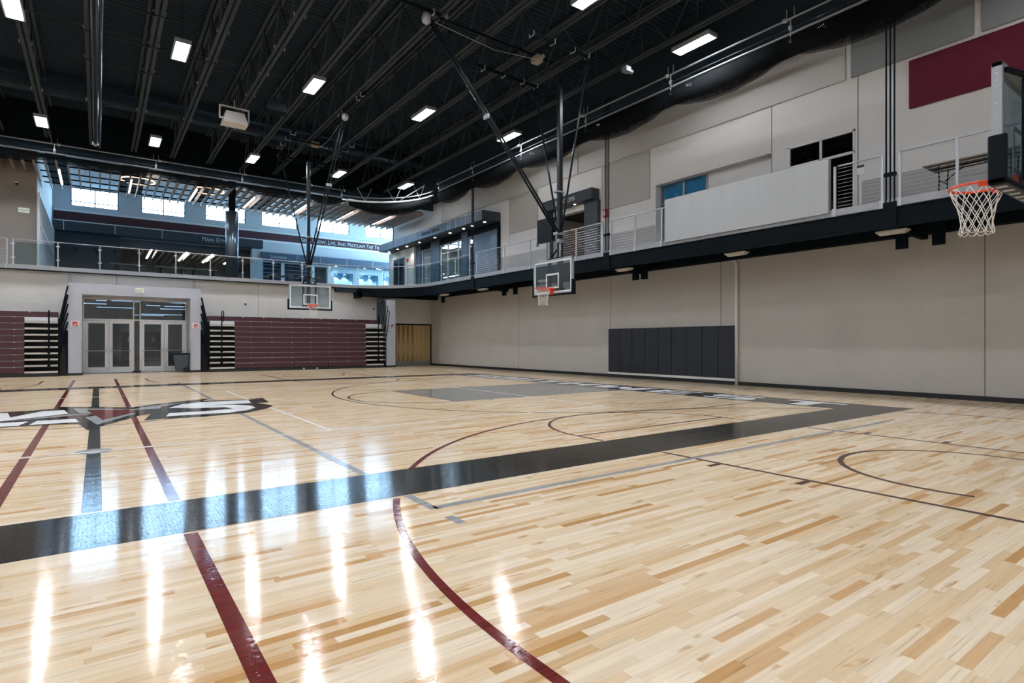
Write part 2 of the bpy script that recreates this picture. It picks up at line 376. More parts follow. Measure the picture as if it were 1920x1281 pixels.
# centre line, broken where other lines cross
def cl(mb, z):
    for a, b_ in ((5.74, 8.86), (9.02, 17.85), (18.0, 21.26)):
        mb.poly([(-.11,a,z),(.03,a,z),(.03,b_,z),(-.11,b_,z)])
mark('centre_line', 'paint_dark', cl, 3)
mark('centre_circle', 'paint_brown', lambda mb, z: mb.arc(-.04, YC, 1.83, 0, 2*PI, .04, 0, z, 96), 2)
mark('net_post_plate', 'paint_lgrey', lambda mb, z: mb.arc(-.04, 8.94, .10, 0, 2*PI, .2, 0, z, 24), 4)
# maroon side-court lines
def ml(x):
    def f(mb, z):
        for a, b_ in ((-3, 4.68), (5.74, 8.9), (9.0, 17.9), (18.0, 21.26), (22.26, 26.6)):
            mb.poly([(x-.045,a,z),(x+.045,a,z),(x+.045,b_,z),(x-.045,b_,z)])
    return f
mark('side_court_line', 'paint_maroon', ml(-.70), 2); mark('side_court_line', 'paint_maroon', ml(.54), 2)
for cx in (7.53, -7.61):
    for far in (0, 1):
        hy = 2.0 if not far else 24.9; d = 1 if not far else -1
        a0, a1 = (0, PI) if not far else (PI, 2*PI)
        def side3(mb, z):
            mb.arc(cx, hy, 6.02, a0, a1, .06, 0, z, 96)
            for s2 in (-1, 1):
                y0, y1 = (hy-1.6, hy) if not far else (hy, hy+1.6)
                mb.poly([(cx+s2*6.02-.03,y0,z),(cx+s2*6.02+.03,y0,z),(cx+s2*6.02+.03,y1,z),(cx+s2*6.02-.03,y1,z)])
        # cut where the dark band runs
        def clip(fn):
            def g(mb, z):
                t = MB(); fn(t, z); band = ((4.68, 5.74), (21.26, 22.26))
                for f in t.bm.faces:
                    c = f.calc_center_median()
                    if any(a < c.y < b_ for a, b_ in band): continue
                    mb.poly([v.co.copy() for v in f.verts])
                t.bm.free()
            return g
        mark('side_three_point_line', 'paint_maroon', clip(side3), 3)
        fy = hy+4.25*d
        mark('side_free_throw_circle', 'paint_maroon', clip(lambda mb, z: mb.arc(cx, fy, 1.8, a0, a1, .05, 0, z)), 3)
        mark('side_free_throw_line', 'paint_maroon', rect(cx-1.8, cx+1.8, fy-.025, fy+.025), 3)
        for s2 in (-1, 1):
            x = cx+s2*1.8
            ya, yb = sorted((hy-1.6*d, 4.68 if not far else 22.26)); mark('side_lane_line', 'paint_brown', rect(x-.03, x+.03, ya, yb), 3)
            ya, yb = sorted((4.72 if not far else 21.3, 5.70 if not far else 22.22)); mark('side_lane_line', 'paint_black', rect(x-.035, x+.035, ya, yb), 2)
            ya, yb = sorted((5.72 if not far else 21.28, fy)); mark('side_lane_line', 'paint_maroon', rect(x-.025, x+.025, ya, yb), 3)
            for q in (2.85-2.0, 3.85-2.0):
                yy = hy+q*d; mark('side_lane_mark', 'paint_brown', rect(x+s2*.04, x+s2*.24, yy-.035, yy+.035), 3)
        mark('side_restricted_arc', 'paint_brown', lambda mb, z: mb.arc(cx, hy, 1.25, a0-.25, a1+.25, .06, 0, z), 3)
# white volleyball court 18 x 9
def vb(mb, z):
    for a in ((-9.04,8.96,8.87,8.92),(-9.04,8.96,17.92,17.97),(8.91,8.96,8.92,17.92),(-9.04,-8.99,8.92,17.92),(2.94,2.99,8.92,17.92),(-3.04,-2.99,8.92,17.92)):
        mb.poly([(a[0],a[2],z),(a[1],a[2],z),(a[1],a[3],z),(a[0],a[3],z)])
mark('volleyball_line', 'paint_white', vb, 5)
for sx_ in (1, -1):
    def gv(mb, z, s=sx_):
        c = -.04
        for a in ((2.26,11.2,4.18,4.26),(2.21,2.29,4.18,4.70),(2.21,2.29,5.72,21.28),(2.21,2.29,22.24,22.8),(2.2,2.28,3.72,3.94)):
            x0, x1 = (a[0], a[1]) if s > 0 else (2*c-a[1], 2*c-a[0])
            mb.poly([(x0,a[2],z),(x1,a[2],z),(x1,a[3],z),(x0,a[3],z)])
    mark('side_volleyball_line', 'paint_lgrey', gv, 4)
# painted team logo on the centre circle
LG = {
'logo_outline': ('paint_black', 6, [(-1.9,12.3),(-1.56,15.02),(-1.13,15.08),(-.72,15.22),(-.72,15.68),(-.05,15.11),(.43,14.71),(.56,14.67),(.72,14.73),(1.16,15.11),(1.63,15.46),(2.03,15.71),(2.25,15.81),(1.98,15.2),(2.26,15.17),(2.95,14.95),(3.33,15.2),(3.22,14.02),(2.96,13.95),(3.12,13.25),(3.01,12.95),(2.82,12.6),(2.32,12.08),(1.54,11.95),(.97,12.05),(.66,12.0),(.83,13.01),(.6,12.8),(.44,12.39),(.15,11.81),(-.01,11.41),(-.13,11.17),(-.27,12.16),(-.92,12.3)]),
'logo_letter': ('paint_white', 7, [(-1.7,14.88),(-1.42,14.82),(-1.3,13.9),(-.88,14.83),(-.55,14.78),(-.46,14.01),(-.72,13.79),(-1.38,13.3),(-1.8,13.3)]),
'logo_letter.': ('paint_white', 7, [(-1.7,13.06),(-.98,13.01),(-1.06,12.42),(-1.7,12.44)]),
'logo_letter..': ('paint_white', 7, [(-.93,12.43),(-.86,13.01),(-.33,12.97),(-.26,12.42)]),
'logo_beak': ('paint_lgrey', 7, [(-.42,15.09),(-.24,14.96),(-.09,13.79),(-.28,13.92)]),
'logo_beak.': ('paint_lgrey', 7, [(-.18,13.08),(-.03,13.34),(.07,12.48),(.51,13.35),(.63,13.33),(-.01,11.82)]),
'logo_beak..': ('paint_lgrey', 7, [(-1.37,13.2),(-.7,13.45),(-.18,13.38),(-.09,13.68),(-.51,13.85)]),
'logo_wing': ('paint_maroon', 8, [(-.16,14.54),(.53,14.12),(.63,13.73),(.38,13.2),(.07,12.51),(-.03,13.36),(-.08,13.4),(-.09,13.79)]),
'logo_wing.': ('paint_maroon', 8, [(-.69,13.33),(-.17,13.35),(-.09,13.55),(-.39,13.62)]),
'logo_stripe': ('paint_lgrey', 7, [(-.24,14.96),(.48,14.31),(.68,14.41),(.67,14.26),(.48,14.09),(-.19,14.58)]),
'logo_stripe.': ('paint_lgrey', 7, [(.51,14.28),(1.14,14.81),(1.6,15.14),(1.54,14.94),(1.11,14.41),(1.05,13.97),(.5,14.0)]),
'logo_letter...': ('paint_white', 7, [(1.21,13.99),(1.51,14.63),(1.89,14.92),(2.93,14.81),(2.83,14.04),(2.3,14.06),(1.86,14.1),(2.45,13.9),(2.70,13.5),(2.72,13.02),(2.48,12.6),(2.07,12.35),(1.04,12.42),(1.13,12.95),(1.68,12.89),(2.29,13.02),(2.2,13.45),(1.65,13.6)]),
}
for k, (m_, ly, P_) in LG.items():
    mark(k.rstrip('.'), m_, lambda mb, z, P_=P_: mb.poly([(x, y, z) for x, y in P_]), ly)
# SOUTHWEST on the right-hand end band
A_, H_ = .30, .21      # stroke widths: across and along the letter, in letter units
def R_(a, b_, c, d): return [(a, c), (b_, c), (b_, d), (a, d)]
GL = {
 'T': [R_(0,1,1-H_,1), R_(.5-A_/2,.5+A_/2,0,1-H_)],
 'H': [R_(0,A_,0,1), R_(1-A_,1,0,1), R_(A_,1-A_,.5-H_/2,.5+H_/2)],
 'E': [R_(0,A_,0,1), R_(A_,1,0,H_), R_(A_,.9,.5-H_/2,.5+H_/2), R_(A_,1,1-H_,1)],
 'U': [R_(0,A_,.15,1), R_(1-A_,1,.15,1), [(0,.15),(.15,0),(.85,0),(1,.15),(1,H_),(0,H_)]],
 'O': [R_(0,A_,.15,.85), R_(1-A_,1,.15,.85), [(0,.15),(.15,0),(.85,0),(1,.15),(1,H_),(0,H_)], [(0,.85),(.15,1),(.85,1),(1,.85),(1,1-H_),(0,1-H_)]],
 'S': [[(0,H_),(0,.12),(.12,0),(.85,0),(1,.12),(1,H_)], R_(1-A_,1,H_,.5-H_/2), [(0,.5+H_/2),(.1,.5-H_/2),(1,.5-H_/2),(.9,.5+H_/2)], R_(0,A_,.5+H_/2,1-H_), [(0,1-H_),(0,.88),(.15,1),(.88,1),(1,.88),(1,1-H_)]],
 'W': [[(0,1),(.12,0),(.36,0),(.26,1)], [(1,1),(.88,0),(.64,0),(.74,1)], [(.36,0),(.24,0),(.42,.8),(.58,.8)], [(.64,0),(.76,0),(.58,.8),(.42,.8)]],
}
bl = (20.85, 19.35, 17.85, 16.35, 14.85, 13.35, 10.95, 9.10, 7.22)
for ch, yy in zip('SOUTHWEST', bl):
    wl_ = 2.15 if ch == 'W' else 1.32
    def glyph(mb, z, ch=ch, yy=yy, wl_=wl_):
        for k, P_ in enumerate(GL[ch]): mb.poly([(12.62+.96*q, yy-wl_*p, z+.0001*k) for p, q in P_])
    mark('painted_letter', 'paint_white', glyph, 4)
# ---- walls
def wall_with_openings(mb, axis, c0, c1, u0, u1, z0, z1, ops):
    """axis 'x': wall plane is X=c0..c1 and runs along Y u0..u1; ops = (ua, ub, za, zb)"""
    us = sorted({u0, u1} | {o[0] for o in ops} | {o[1] for o in ops})
    for a, b_ in zip(us, us[1:]):
        holes = sorted((o[2], o[3]) for o in ops if o[0] < (a+b_)/2 < o[1]); cur = z0
        for za, zb in holes+[(z1, z1)]:
            if za-cur > 1e-4:
                if axis == 'x': mb.box(c0, c1, a, b_, cur, za)
                else: mb.box(a, b_, c0, c1, cur, za)
            cur = max(cur, zb)
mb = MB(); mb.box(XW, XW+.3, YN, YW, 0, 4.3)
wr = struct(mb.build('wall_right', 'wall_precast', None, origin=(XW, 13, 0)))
for y in (22.74, 16.44, 11.36, 4.33, -1):
    bx('panel_joint', 'precast_joint', wr, XW-.002, XW+.01, y-.012, y+.012, .12, 4.25)
for i, y in enumerate([19.6, 14.2, 13.0, 9.0, 7.6, 5.6, 2.8, 1.2]):
    bx('panel_joint', 'wainscot', wr, XW-.0015, XW+.01, y-.004, y+.004, .12, 4.25)
bx('panel_joint', 'wainscot', wr, XW-.0015, XW+.01, -5, 31.9, 2.095, 2.104)
bx('baseboard', 'sill_black', wr, XW-.03, XW+.02, YN, YW, 0, .12)
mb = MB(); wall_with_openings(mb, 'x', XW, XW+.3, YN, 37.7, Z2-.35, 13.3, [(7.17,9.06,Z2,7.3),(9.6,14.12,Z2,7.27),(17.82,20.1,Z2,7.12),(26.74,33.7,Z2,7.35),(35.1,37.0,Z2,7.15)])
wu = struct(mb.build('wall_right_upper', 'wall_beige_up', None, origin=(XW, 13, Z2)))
mb = MB()
for a, b_ in ((YN,7.0),(9.1,9.58),(14.14,16.9),(20.4,24.38)): mb.box(XW-.004, XW+.01, a, b_, Z2, 5.80)
mb.build('wainscot', 'wainscot', wu)
for y in (7.10, 9.58, 23.52): bx('reveal_joint', 'precast_joint', wu, XW-.002, XW+.01, y-.012, y+.012, Z2, 8.72)
# wall lining boards of the upper wall (raised)
def tpanel(name, m, y0, y1, z0, z1, label, cat='wall panel', th=.05, group=None):
    o = bx(name, m, None, XW-th, XW, y0, y1, z0, z1, bevel=.006, origin=(XW, (y0+y1)/2, z0)); return tag(o, label, cat, group)
tpanel('acoustic_panel', 'panel_tan', 14.39, 16.93, 6.83, 8.66, 'plain tan wall panel between restroom portal and the long window recess')
tpanel('acoustic_panel', 'panel_tan', 21.16, 23.48, 6.88, 8.66, 'plain tan wall panel between restroom portal and athletic offices canopy')
tpanel('acoustic_panel', 'panel_tan', 7.42, 18.3, 8.71, 9.96, 'long tan acoustic strip high on right wall above the windows')
tpanel('acoustic_panel', 'panel_tan', 18.36, 30.5, 8.71, 9.96, 'tan acoustic strip high on right wall above the offices canopy')
tpanel('acoustic_panel', 'panel_grey', 4.52, 7.27, 8.71, 9.96, 'grey fabric acoustic panel left of a narrow gap above the maroon panel')
tpanel('acoustic_panel', 'panel_grey', .4, 4.38, 8.71, 9.96, 'grey fabric acoustic panel at the top right edge, above the maroon panel')
tpanel('maroon_panel', 'panel_maroon', .8, 5.86, 7.38, 8.60, 'large deep maroon acoustic panel high on right wall', 'wall panel', .08)

# far wall (lower)
mb = MB(); wall_with_openings(mb, 'y', YW, YW+.3, XL, XW+.3, 0, 4.5, [(-.54,3.55,0,3.44),(14.51,16.86,0,2.5)])
wf = struct(mb.build('wall_far', 'wall_beige', None, origin=(0, YW, 0)))
for x in (-5.5, .7, 6.8): bx('panel_joint', 'precast_joint', wf, x-.008, x+.008, YW-.002, YW+.01, 3.9 if x == .7 else 2.7, 4.5)
bx('baseboard', 'sill_black', wf, 13.9, 14.46, YW-.03, YW+.01, 0, .12)
for nm, a in (('wall_left', (XL-.3, XL, YN, 46, 0, 13.3)), ('wall_back', (XL, XW, YN-.3, YN, 0, 11.9))):
    struct(B(*a).build(nm, 'wall_beige_up', None))
# deck and joists
mb = MB(); mb.box(XL, XW+.3, YN, 31.7, ZD+.06, ZD+.3)
n = int((31.7-YN)/.19)
for i in range(n):
    y = YN+.19*i; mb.poly([(XL, y+.05, ZD), (XW, y+.05, ZD), (XW, y+.14, ZD), (XL, y+.14, ZD)])
    mb.poly([(XL, y, ZD+.07), (XW, y, ZD+.07), (XW, y+.05, ZD), (XL, y+.05, ZD)]); mb.poly([(XL, y+.14, ZD), (XW, y+.14, ZD), (XW, y+.19, ZD+.07), (XL, y+.19, ZD+.07)])
ce = struct(mb.build('ceiling', 'deck_black', None, origin=(0, 13, ZD)))
def joist(x):
    mb = MB()
    for s_ in (-1, 1):
        mb.box(x+s_*.075-.045, x+s_*.075+.045, YN, 31.5, ZC, ZC+.012); mb.box(x+s_*.032-.006, x+s_*.032+.006, YN, 31.5, ZC, ZC+.10)
        mb.box(x+s_*.075-.045, x+s_*.075+.045, YN, 31.5, ZD-.09, ZD-.075)
    y = YN; k = 0
    while y < 30.2:
        mb.bar((x, y, ZC+.03 if k % 2 == 0 else ZD-.1), (x, y+1.0, ZD-.1 if k % 2 == 0 else ZC+.03), .04, .04)
        if k % 2: mb.bar((x, y, ZC+.05), (x, y, ZD-.1), .035, .035)
        y += 1.0; k += 1
    return mb
j0 = joist(-.18).build('roof_joist', 'joist_grey', ce)
for i in range(-10, 10):
    if i == 0: continue
    c = j0.copy(); COL.objects.link(c); c.location.x = 1.52*i
for y in (31.5,): bx('girder', 'black_steel', ce, XL, XW, y-.1, y+.1, ZC-.1, ZD)
for y in (7.0, 15.7, 19.8, 25.6): MB().tube([(XL, y, ZC+.06), (XW, y, ZC+.06)], .014, 6).build('bridging_rod', 'dark_pipe', ce)
# clamps at joist crossings of the bridging rods
mb = MB()
for i in range(-2, 4):
    for y in (15.7, 17.8, 19.8, 21.8, 25.6): mb.box(-.18+1.52*i-.16, -.18+1.52*i-.13, y-.015, y+.015, ZC-.04, ZC+.05); mb.box(-.18+1.52*i+.13, -.18+1.52*i+.16, y-.015, y+.015, ZC-.04, ZC+.05)
mb.build('rod_clamp', 'rail_grey', ce)

# ---- upper floor slab, lobby shell
def fillet(R=4.0, cx=10.8, cy=27.6, n=14):
    return [(cx+R*math.sin(PI/2*i/n), cy+R*math.cos(PI/2*i/n)) for i in range(n+1)]   # far edge -> right edge
FIL = fillet()
edge = [(-9.0, YE)] + FIL + [(XE, YN)]
mb = MB(); mb.prism([(XL, 31.62), (10.8, YE)]+FIL[1:]+[(XE, YN), (22, YN), (22, 37.7), (25, 37.7), (25, 46), (XL, 46)], Z2-.15, Z2)
struct(mb.build('floor_upper', 'carpet', None, origin=(10, 33, Z2)))
mb = MB()
def strip(mb, pts, z0, z1, th, side=1):
    """vertical band of thickness th following pts (xy)"""
    for (xa, ya), (xb, yb) in zip(pts, pts[1:]):
        d = Vector((xb-xa, yb-ya)).normalized(); nrm = Vector((-d.y, d.x))*side*th
        A = [(xa,ya),(xb,yb),(xb+nrm.x,yb+nrm.y),(xa+nrm.x,ya+nrm.y)]
        mb.prism(A, z0, z1)
strip(mb, [(XL, YE), (10.8, YE)]+FIL[1:]+[(XE, YN)], 4.51, Z2+.03, .03, -1)
struct(mb.build('trim_1', 'kerb_grey', None, origin=(10, 31, 4.5)))
mb = MB(); strip(mb, [(XL, YE+.03), (10.8, YE+.03)], 4.48, 4.52, .2, 1)
struct(mb.build('trim_2', 'black_steel', None, origin=(0, 31, 4.5)))
# dark steel under the balcony
bal = struct(MB().prism(FIL+[(XE, YN), (XW, YN), (XW, 31.9), (10.8, 31.9)], 4.28, 4.49).build('ceiling_balcony', 'deck_black', None, origin=(15, 13, 4.2)))
mb = MB(); strip(mb, FIL[3:]+[(XE, YN)], 4.02, 4.5, .02, -1); 
strip(mb, FIL[3:]+[(XE, YN)], 4.02, 4.05, .10, -1); strip(mb, FIL[3:]+[(XE, YN)], 4.47, 4.5, .05, -1)
mb.build('edge_channel', 'black_steel', bal)
bx('floor_beam', 'black_steel', bal, 15.95, 16.0, YN, 28.5, 3.98, 4.28)
mb = MB(); mb.box(11.9, 12.05, 31.0, 31.9, 3.95, 4.48); mb.box(11.9, 16.9, 31.0, 31.1, 4.0, 4.28); mb.build('corner_beam', 'black_steel', bal)
for y in (5.52, 14.56, 23.6):
    mb = MB()
    P_ = [(XE+.02, 4.02), (XE+.02, 4.3), (16.85, 4.3), (16.85, 3.98)]
    for i_ in range(1):
        a = [mb.bm.verts.new((x, y-.07, z)) for x, z in P_]; b_ = [mb.bm.verts.new((x, y+.07, z)) for x, z in P_]
        mb.bm.faces.new(a); mb.bm.faces.new(b_[::-1])
        for i in range(4): mb.bm.faces.new((a[i], a[(i+1) % 4], b_[(i+1) % 4], b_[i]))
    mb.box(XE-.06, XE+.1, y-.14, y+.14, 4.0, 4.62)
    mb.build('outrigger_beam', 'black_steel', bal)
for y in (4.9, 5.65, 13.72, 14.02+.1, 21.5, 22.4, 28.4):
    bx('hanger_plate', 'black_steel', bal, 15.75, 15.85, y-.12, y+.12, 3.66, 4.3)

struct(MB().box(14.95, XW, YN, 31.5, 9.98, 10.08).box(14.92, 14.95, YN, 31.5, 9.98, ZD).build('ceiling_soffit', 'deck_black', None))
# lobby
lw = MB()
wall_with_openings(lw, 'y', 45.8, 46.1, XL, 25, Z2, 13.3,
  [(-8.9,-6.4,10.12,11.3),(-5.1,-2.6,10.12,11.3)] + [(a,b_,10.15+.03*i,11.32) for i,(a,b_) in enumerate(((-1.38,1.11),(2.38,4.95),(6.21,8.85),(9.96,12.57),(14.13,16.73),(18.1,20.84)))] + [(-2.2,9.25,Z2,8.35),(9.97,13.4,Z2,7.5),(13.6,14.95,Z2,7.5),(15.45,17.05,5.2,7.08),(17.59,19.23,5.2,7.08),(19.76,21.4,5.2,7.08)])
wl = struct(lw.build('wall_lobby', 'pale_wall', None, origin=(8, 45.8, Z2)))
bx('maroon_band', 'band_maroon', wl, -2.24, 25, 45.76, 45.8, 9.17, 9.72)
bx('sill_trim', 'pale_trim', wl, -2.24, 25, 45.7, 45.8, 9.72, 9.85); bx('sill_trim', 'pale_trim', wl, -2.24, 25, 45.7, 45.8, 8.98, 9.17)
text('wall_lettering', 'Seek, Know, Live, And Proclaim The Truth', 'sign_text', wl, (12.85, 45.75, 9.30), .44, '-Y', .02, small=.8, sx=.86)
bx('wall_lobby_side', 'pale_wall', None, -2.55, -2.29, 34.8, 45.8, Z2, 13.3); side = bpy.data.objects['wall_lobby_side']; struct(side)
mb = MB()
bx('wall_taupe', 'wall_taupe', None, XL, -2.29, 34.5, 34.8, Z2, 13.3); struct(bpy.data.objects['wall_taupe']).name = 'wall_lobby_left'
struct(bx('ceiling_lobby', 'lobby_ceiling', None, XL, 25, 31.5, 46.1, 13.3, 13.5))
struct(bx('ceiling_lobby_low', 'lobby_ceiling', None, -2.27, 25, 36.8, 45.8, 11.42, 11.6))
struct(bx('wall_gym_head', 'deck_black', None, XL, XW, 31.62, 31.75, 9.6, 13.3))
mb = MB(); wall_with_openings(mb, 'x', 25, 25.2, 37.5, 46.1, Z2, 13.3, [(38.2, 45.4, Z2+.1, 10.8)]); struct(mb.build('wall_lobby_right', 'pale_wall', None))  # unseen opening and glazing added to brighten the lobby
ld = bpy.data.lights.new('daylight_portal', 'AREA'); ld.shape = 'RECTANGLE'; ld.size = 6.1; ld.size_y = 7.2; ld.cycles.is_portal = True
lo = bpy.data.objects.new('daylight_portal', ld); COL.objects.link(lo); lo.location = (25.15, 41.8, 7.75); lo.rotation_euler = (0, PI/2, 0)
wn = struct(empty('window_13', (25.1, 41.8, Z2))); mb = MB()
for y in (38.2, 40.0, 41.8, 43.6, 45.34): mb.box(25.05, 25.15, y, y+.06, Z2+.1, 10.8)
for z in (Z2+.1, 7.0, 9.0, 10.74): mb.box(25.05, 25.15, 38.2, 45.4, z, z+.06)
mb.build('frame', 'column_clad', wn); bx('pane', 'glass', wn, 25.09, 25.1, 38.2, 45.4, Z2+.1, 10.8)
struct(bx('wall_lobby_return', 'pale_wall', None, XW, 25, 37.5, 37.7, Z2, 13.3))
# side glazing of the lobby: mullions over dark glass
gz = struct(bx('window_8', 'glass_dark', None, -2.262, -2.25, 35.0, 45.3, Z2+.1, 8.3, origin=(-2.25, 40, Z2)))
mb = MB()
for i in range(14): y = 34.3+i*.84; mb.box(-2.27, -2.17, y-.035, y+.035, Z2, 8.35)
mb.box(-2.27, -2.17, 34.3, 45.3, 8.27, 8.36); mb.box(-2.27, -2.17, 34.3, 45.3, 6.9, 6.96); mb.build('mullion', 'pale_trim', gz)
bx('window_backing', 'dim_int', gz, -2.268, -2.264, 34.3, 45.3, Z2+.1, 8.3)
# clerestory windows
for i, (a, b_) in enumerate(((-1.38,1.11),(2.38,4.95),(6.21,8.85),(9.96,12.57),(14.13,16.73),(18.1,20.84),(-5.1,-2.6))):
    z0 = 10.15+.03*i; wn = struct(empty('window_%d' % (i+1), ((a+b_)/2, 45.9, z0), kind='structure'))
    mb = MB()
    for x in (a, (a+b_)/2-.03, b_-.06): mb.box(x, x+.06, 45.84, 45.94, z0, 11.32)
    mb.box(a, b_, 45.84, 45.94, z0+.27, z0+.32); mb.box(a, b_, 45.84, 45.94, z0, z0+.04); mb.box(a, b_, 45.84, 45.94, 11.27, 11.32)
    mb.build('frame', 'column_clad', wn); bx('pane', 'glass', wn, a, b_, 45.885, 45.895, z0, 11.32)
    ld = bpy.data.lights.new('daylight_portal', 'AREA'); ld.shape = 'RECTANGLE'; ld.size = b_-a; ld.size_y = 11.32-z0; ld.cycles.is_portal = True
    lo = bpy.data.objects.new('daylight_portal', ld); COL.objects.link(lo); lo.location = ((a+b_)/2, 46.05, (z0+11.32)/2); lo.rotation_euler = (-PI/2, 0, 0)
# white hung ceiling clouds in line with the windows
for i, (a, b_) in enumerate(((-1.38,1.11),(2.38,4.95),(6.21,8.85),(9.96,12.57),(14.13,16.73))):
    o = bx('ceiling_cloud', 'cloud_white', None, a, b_, 37.2, 45.6, 11.36, 11.42, origin=((a+b_)/2, 41, 11.36))
    tag(o, ['pale hung ceiling panel over leftmost lobby window', 'pale hung ceiling panel over second lobby window from left', 'pale hung ceiling panel over the lobby window behind the round column', 'pale hung ceiling panel over fourth lobby window from left', 'pale hung ceiling panel over fifth lobby window from left'][i], 'ceiling panel', 'hung ceiling panels of the lobby')

# ================================================================ FAR WALL: portal, doors, bleachers
mb = MB(); mb.box(-1.01, -.54, 30.5, YW, 0, 3.94); mb.box(3.52, 3.94, 30.5, YW, 0, 3.94); mb.box(-.54, 3.52, 30.5, YW, 3.46, 3.94)
po = struct(mb.build('trim_3', 'portal_grey', None, origin=(1.5, 31, 0)))
bx('base_trim', 'sill_black', po, -1.02, -.53, 30.48, YW, 0, .1); bx('base_trim', 'sill_black', po, 3.51, 3.95, 30.48, YW, 0, .1)
bx('corner_guard', 'dull_steel', po, -.555, -.535, 30.47, 30.5, .1, 1.5); bx('corner_guard', 'dull_steel', po, 3.515, 3.535, 30.47, 30.5, .1, 1.5)
# right-hand pier
pr = struct(bx('trim_4', 'portal_grey', None, 13.32, 13.86, 30.5, YW, 0, 3.84)); bx('base_trim', 'sill_black', pr, 13.31, 13.87, 30.48, YW, 0, .1)
bx('side_face', 'column_clad', pr, 13.30, 13.318, 30.6, YW, .1, 3.8)
YD = 32.2
tf = struct(empty('window_9', (1.5, YD, 2.45)))
mb = MB()
mb.box(-.52, 3.53, YD-.06, YD+.06, 3.36, 3.46); mb.box(-.52, 3.53, YD-.06, YD+.06, 2.42, 2.49)
for x in (-.54, 1.34, 1.60, 3.49): mb.box(x, x+.05, YD-.06, YD+.06, 0, 3.46)
mb.build('frame', 'door_alu', tf)
bx('transom_pane', 'glass_dark', tf, -.48, 1.34, YD-.01, YD, 2.49, 3.36); bx('transom_pane', 'glass_dark', tf, 1.39, 1.60, YD-.01, YD, 0, 3.36); bx('transom_pane', 'glass_dark', tf, 1.65, 3.48, YD-.01, YD, 2.49, 3.36)
bx('mullion_base', 'sill_black', tf, 1.32, 1.66, YD-.16, YD-.06, 0, .08)
bx('threshold_sill', 'dull_steel', tf, -.52, 3.5, YD-.1, YD+.1, 0, .012)
for i, (a, b_, hinge) in enumerate(((-.49,.41,0),(.42,1.34,1),(1.65,2.61,0),(2.62,3.49,1))):
    d = struct(empty('door_%d' % (i+1), ((a+b_)/2, YD, 0)))
    mb = MB(); mb.box(a, a+.14, YD-.03, YD+.02, .02, 2.41); mb.box(b_-.14, b_, YD-.03, YD+.02, .02, 2.41); mb.box(a+.14, b_-.14, YD-.03, YD+.02, .02, .27); mb.box(a+.14, b_-.14, YD-.03, YD+.02, 2.28, 2.41)
    mb.build('door_frame', 'door_alu', d, bevel=.004)
    bx('glass_pane', 'glass', d, a+.14, b_-.14, YD-.008, YD, .27, 2.28)
    MB().tube([(a+.05, YD-.09, 1.02), (b_-.05, YD-.09, 1.02)], .022, 8).build('push_bar', 'chrome', d, smooth=True)
    xh = b_-.06 if i % 2 == 0 else a+.06
    mb = MB(); mb.box(xh-.03, xh+.03, YD-.12, YD-.03, .92, 1.16); mb.box(xh-.012, xh+.012, YD-.05, YD-.03, .1, .3); mb.build('lock_case', 'chrome', d, bevel=.008)
bx('closer_box', 'white_metal', tf, .15, .42, YD-.15, YD-.06, 3.40, 3.44); bx('closer_box', 'white_metal', tf, 2.55, 2.8, YD-.15, YD-.06, 3.39, 3.43)
VEST = [(2.89, 3.57, 32.4), (0.52, 1.62, 32.44), (-0.06, 0.34, 32.7), (2.06, 2.68, 35.49), (-0.58, 0.37, 35.53), (2.9, 3.85, 35.84), (2.92, 4.24, 38.69), (-0.05, 1.71, 38.84), (2.41, 4.85, 46.34), (2.09, 3.87, 48.21)]
# vestibule behind
struct(B(-1.6, 6.6, YD+.1, 52.2, -.2, 0).build('floor_vestibule', 'int_white', None, origin=(1.5, 40, 0)))
struct(MB().box(-1.8, -1.6, YD+.1, 52.2, 0, 3.5).box(6.6, 6.8, YD+.1, 52.2, 0, 3.5).box(-1.6, 6.6, 52.0, 52.2, 0, 3.5).build('wall_vestibule', 'int_white', None, origin=(1.5, 52, 0)))
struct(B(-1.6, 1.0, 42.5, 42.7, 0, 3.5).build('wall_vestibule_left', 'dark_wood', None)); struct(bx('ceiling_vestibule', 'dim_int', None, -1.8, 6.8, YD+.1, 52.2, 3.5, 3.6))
for k, (a, b_) in enumerate(((1.46, 2.3), (2.88, 3.93))):
    bd = struct(bx('door_%d' % (5+k), 'dim_int', None, a, b_, 51.93, 52.0, 0, 2.2)); bx('kick_plate', 'dull_steel', bd, a+.05, b_-.05, 51.91, 51.93, .05, .32); MB().tube([(a+.1, 51.85, 1.0), (b_-.1, 51.85, 1.0)], .025, 6).build('push_bar', 'chrome', bd)
    bx('notice', 'paper', bd, (a+b_)/2-.05, (a+b_)/2+.2, 51.92, 51.93, 1.45, 1.85)
for k, (a, b_, y) in enumerate(VEST):  # glowing strips added to draw the reflected light lines in the transom
    o = bx('glow_strip', 'vest_glow', None, a, b_, y-.04, y+.04, 3.34, 3.38); MB().box(a+.1, a+.11, y-.005, y+.005, 3.38, 3.5).build('suspension_rod', 'cable', o)
    tag(o, 'slim white glow strip added for light lines in the transom glass, %s counting inwards' % ('first', 'second', 'third', 'fourth', 'fifth', 'sixth', 'seventh', 'eighth', 'ninth', 'tenth')[k], 'light', 'transom glow strips')
struct(bx('leak_backing', 'dim_int', None, 14.2, 17.2, 32.3, 32.5, 0, 2.8))  # unseen backing added to keep outside light out of the door gaps
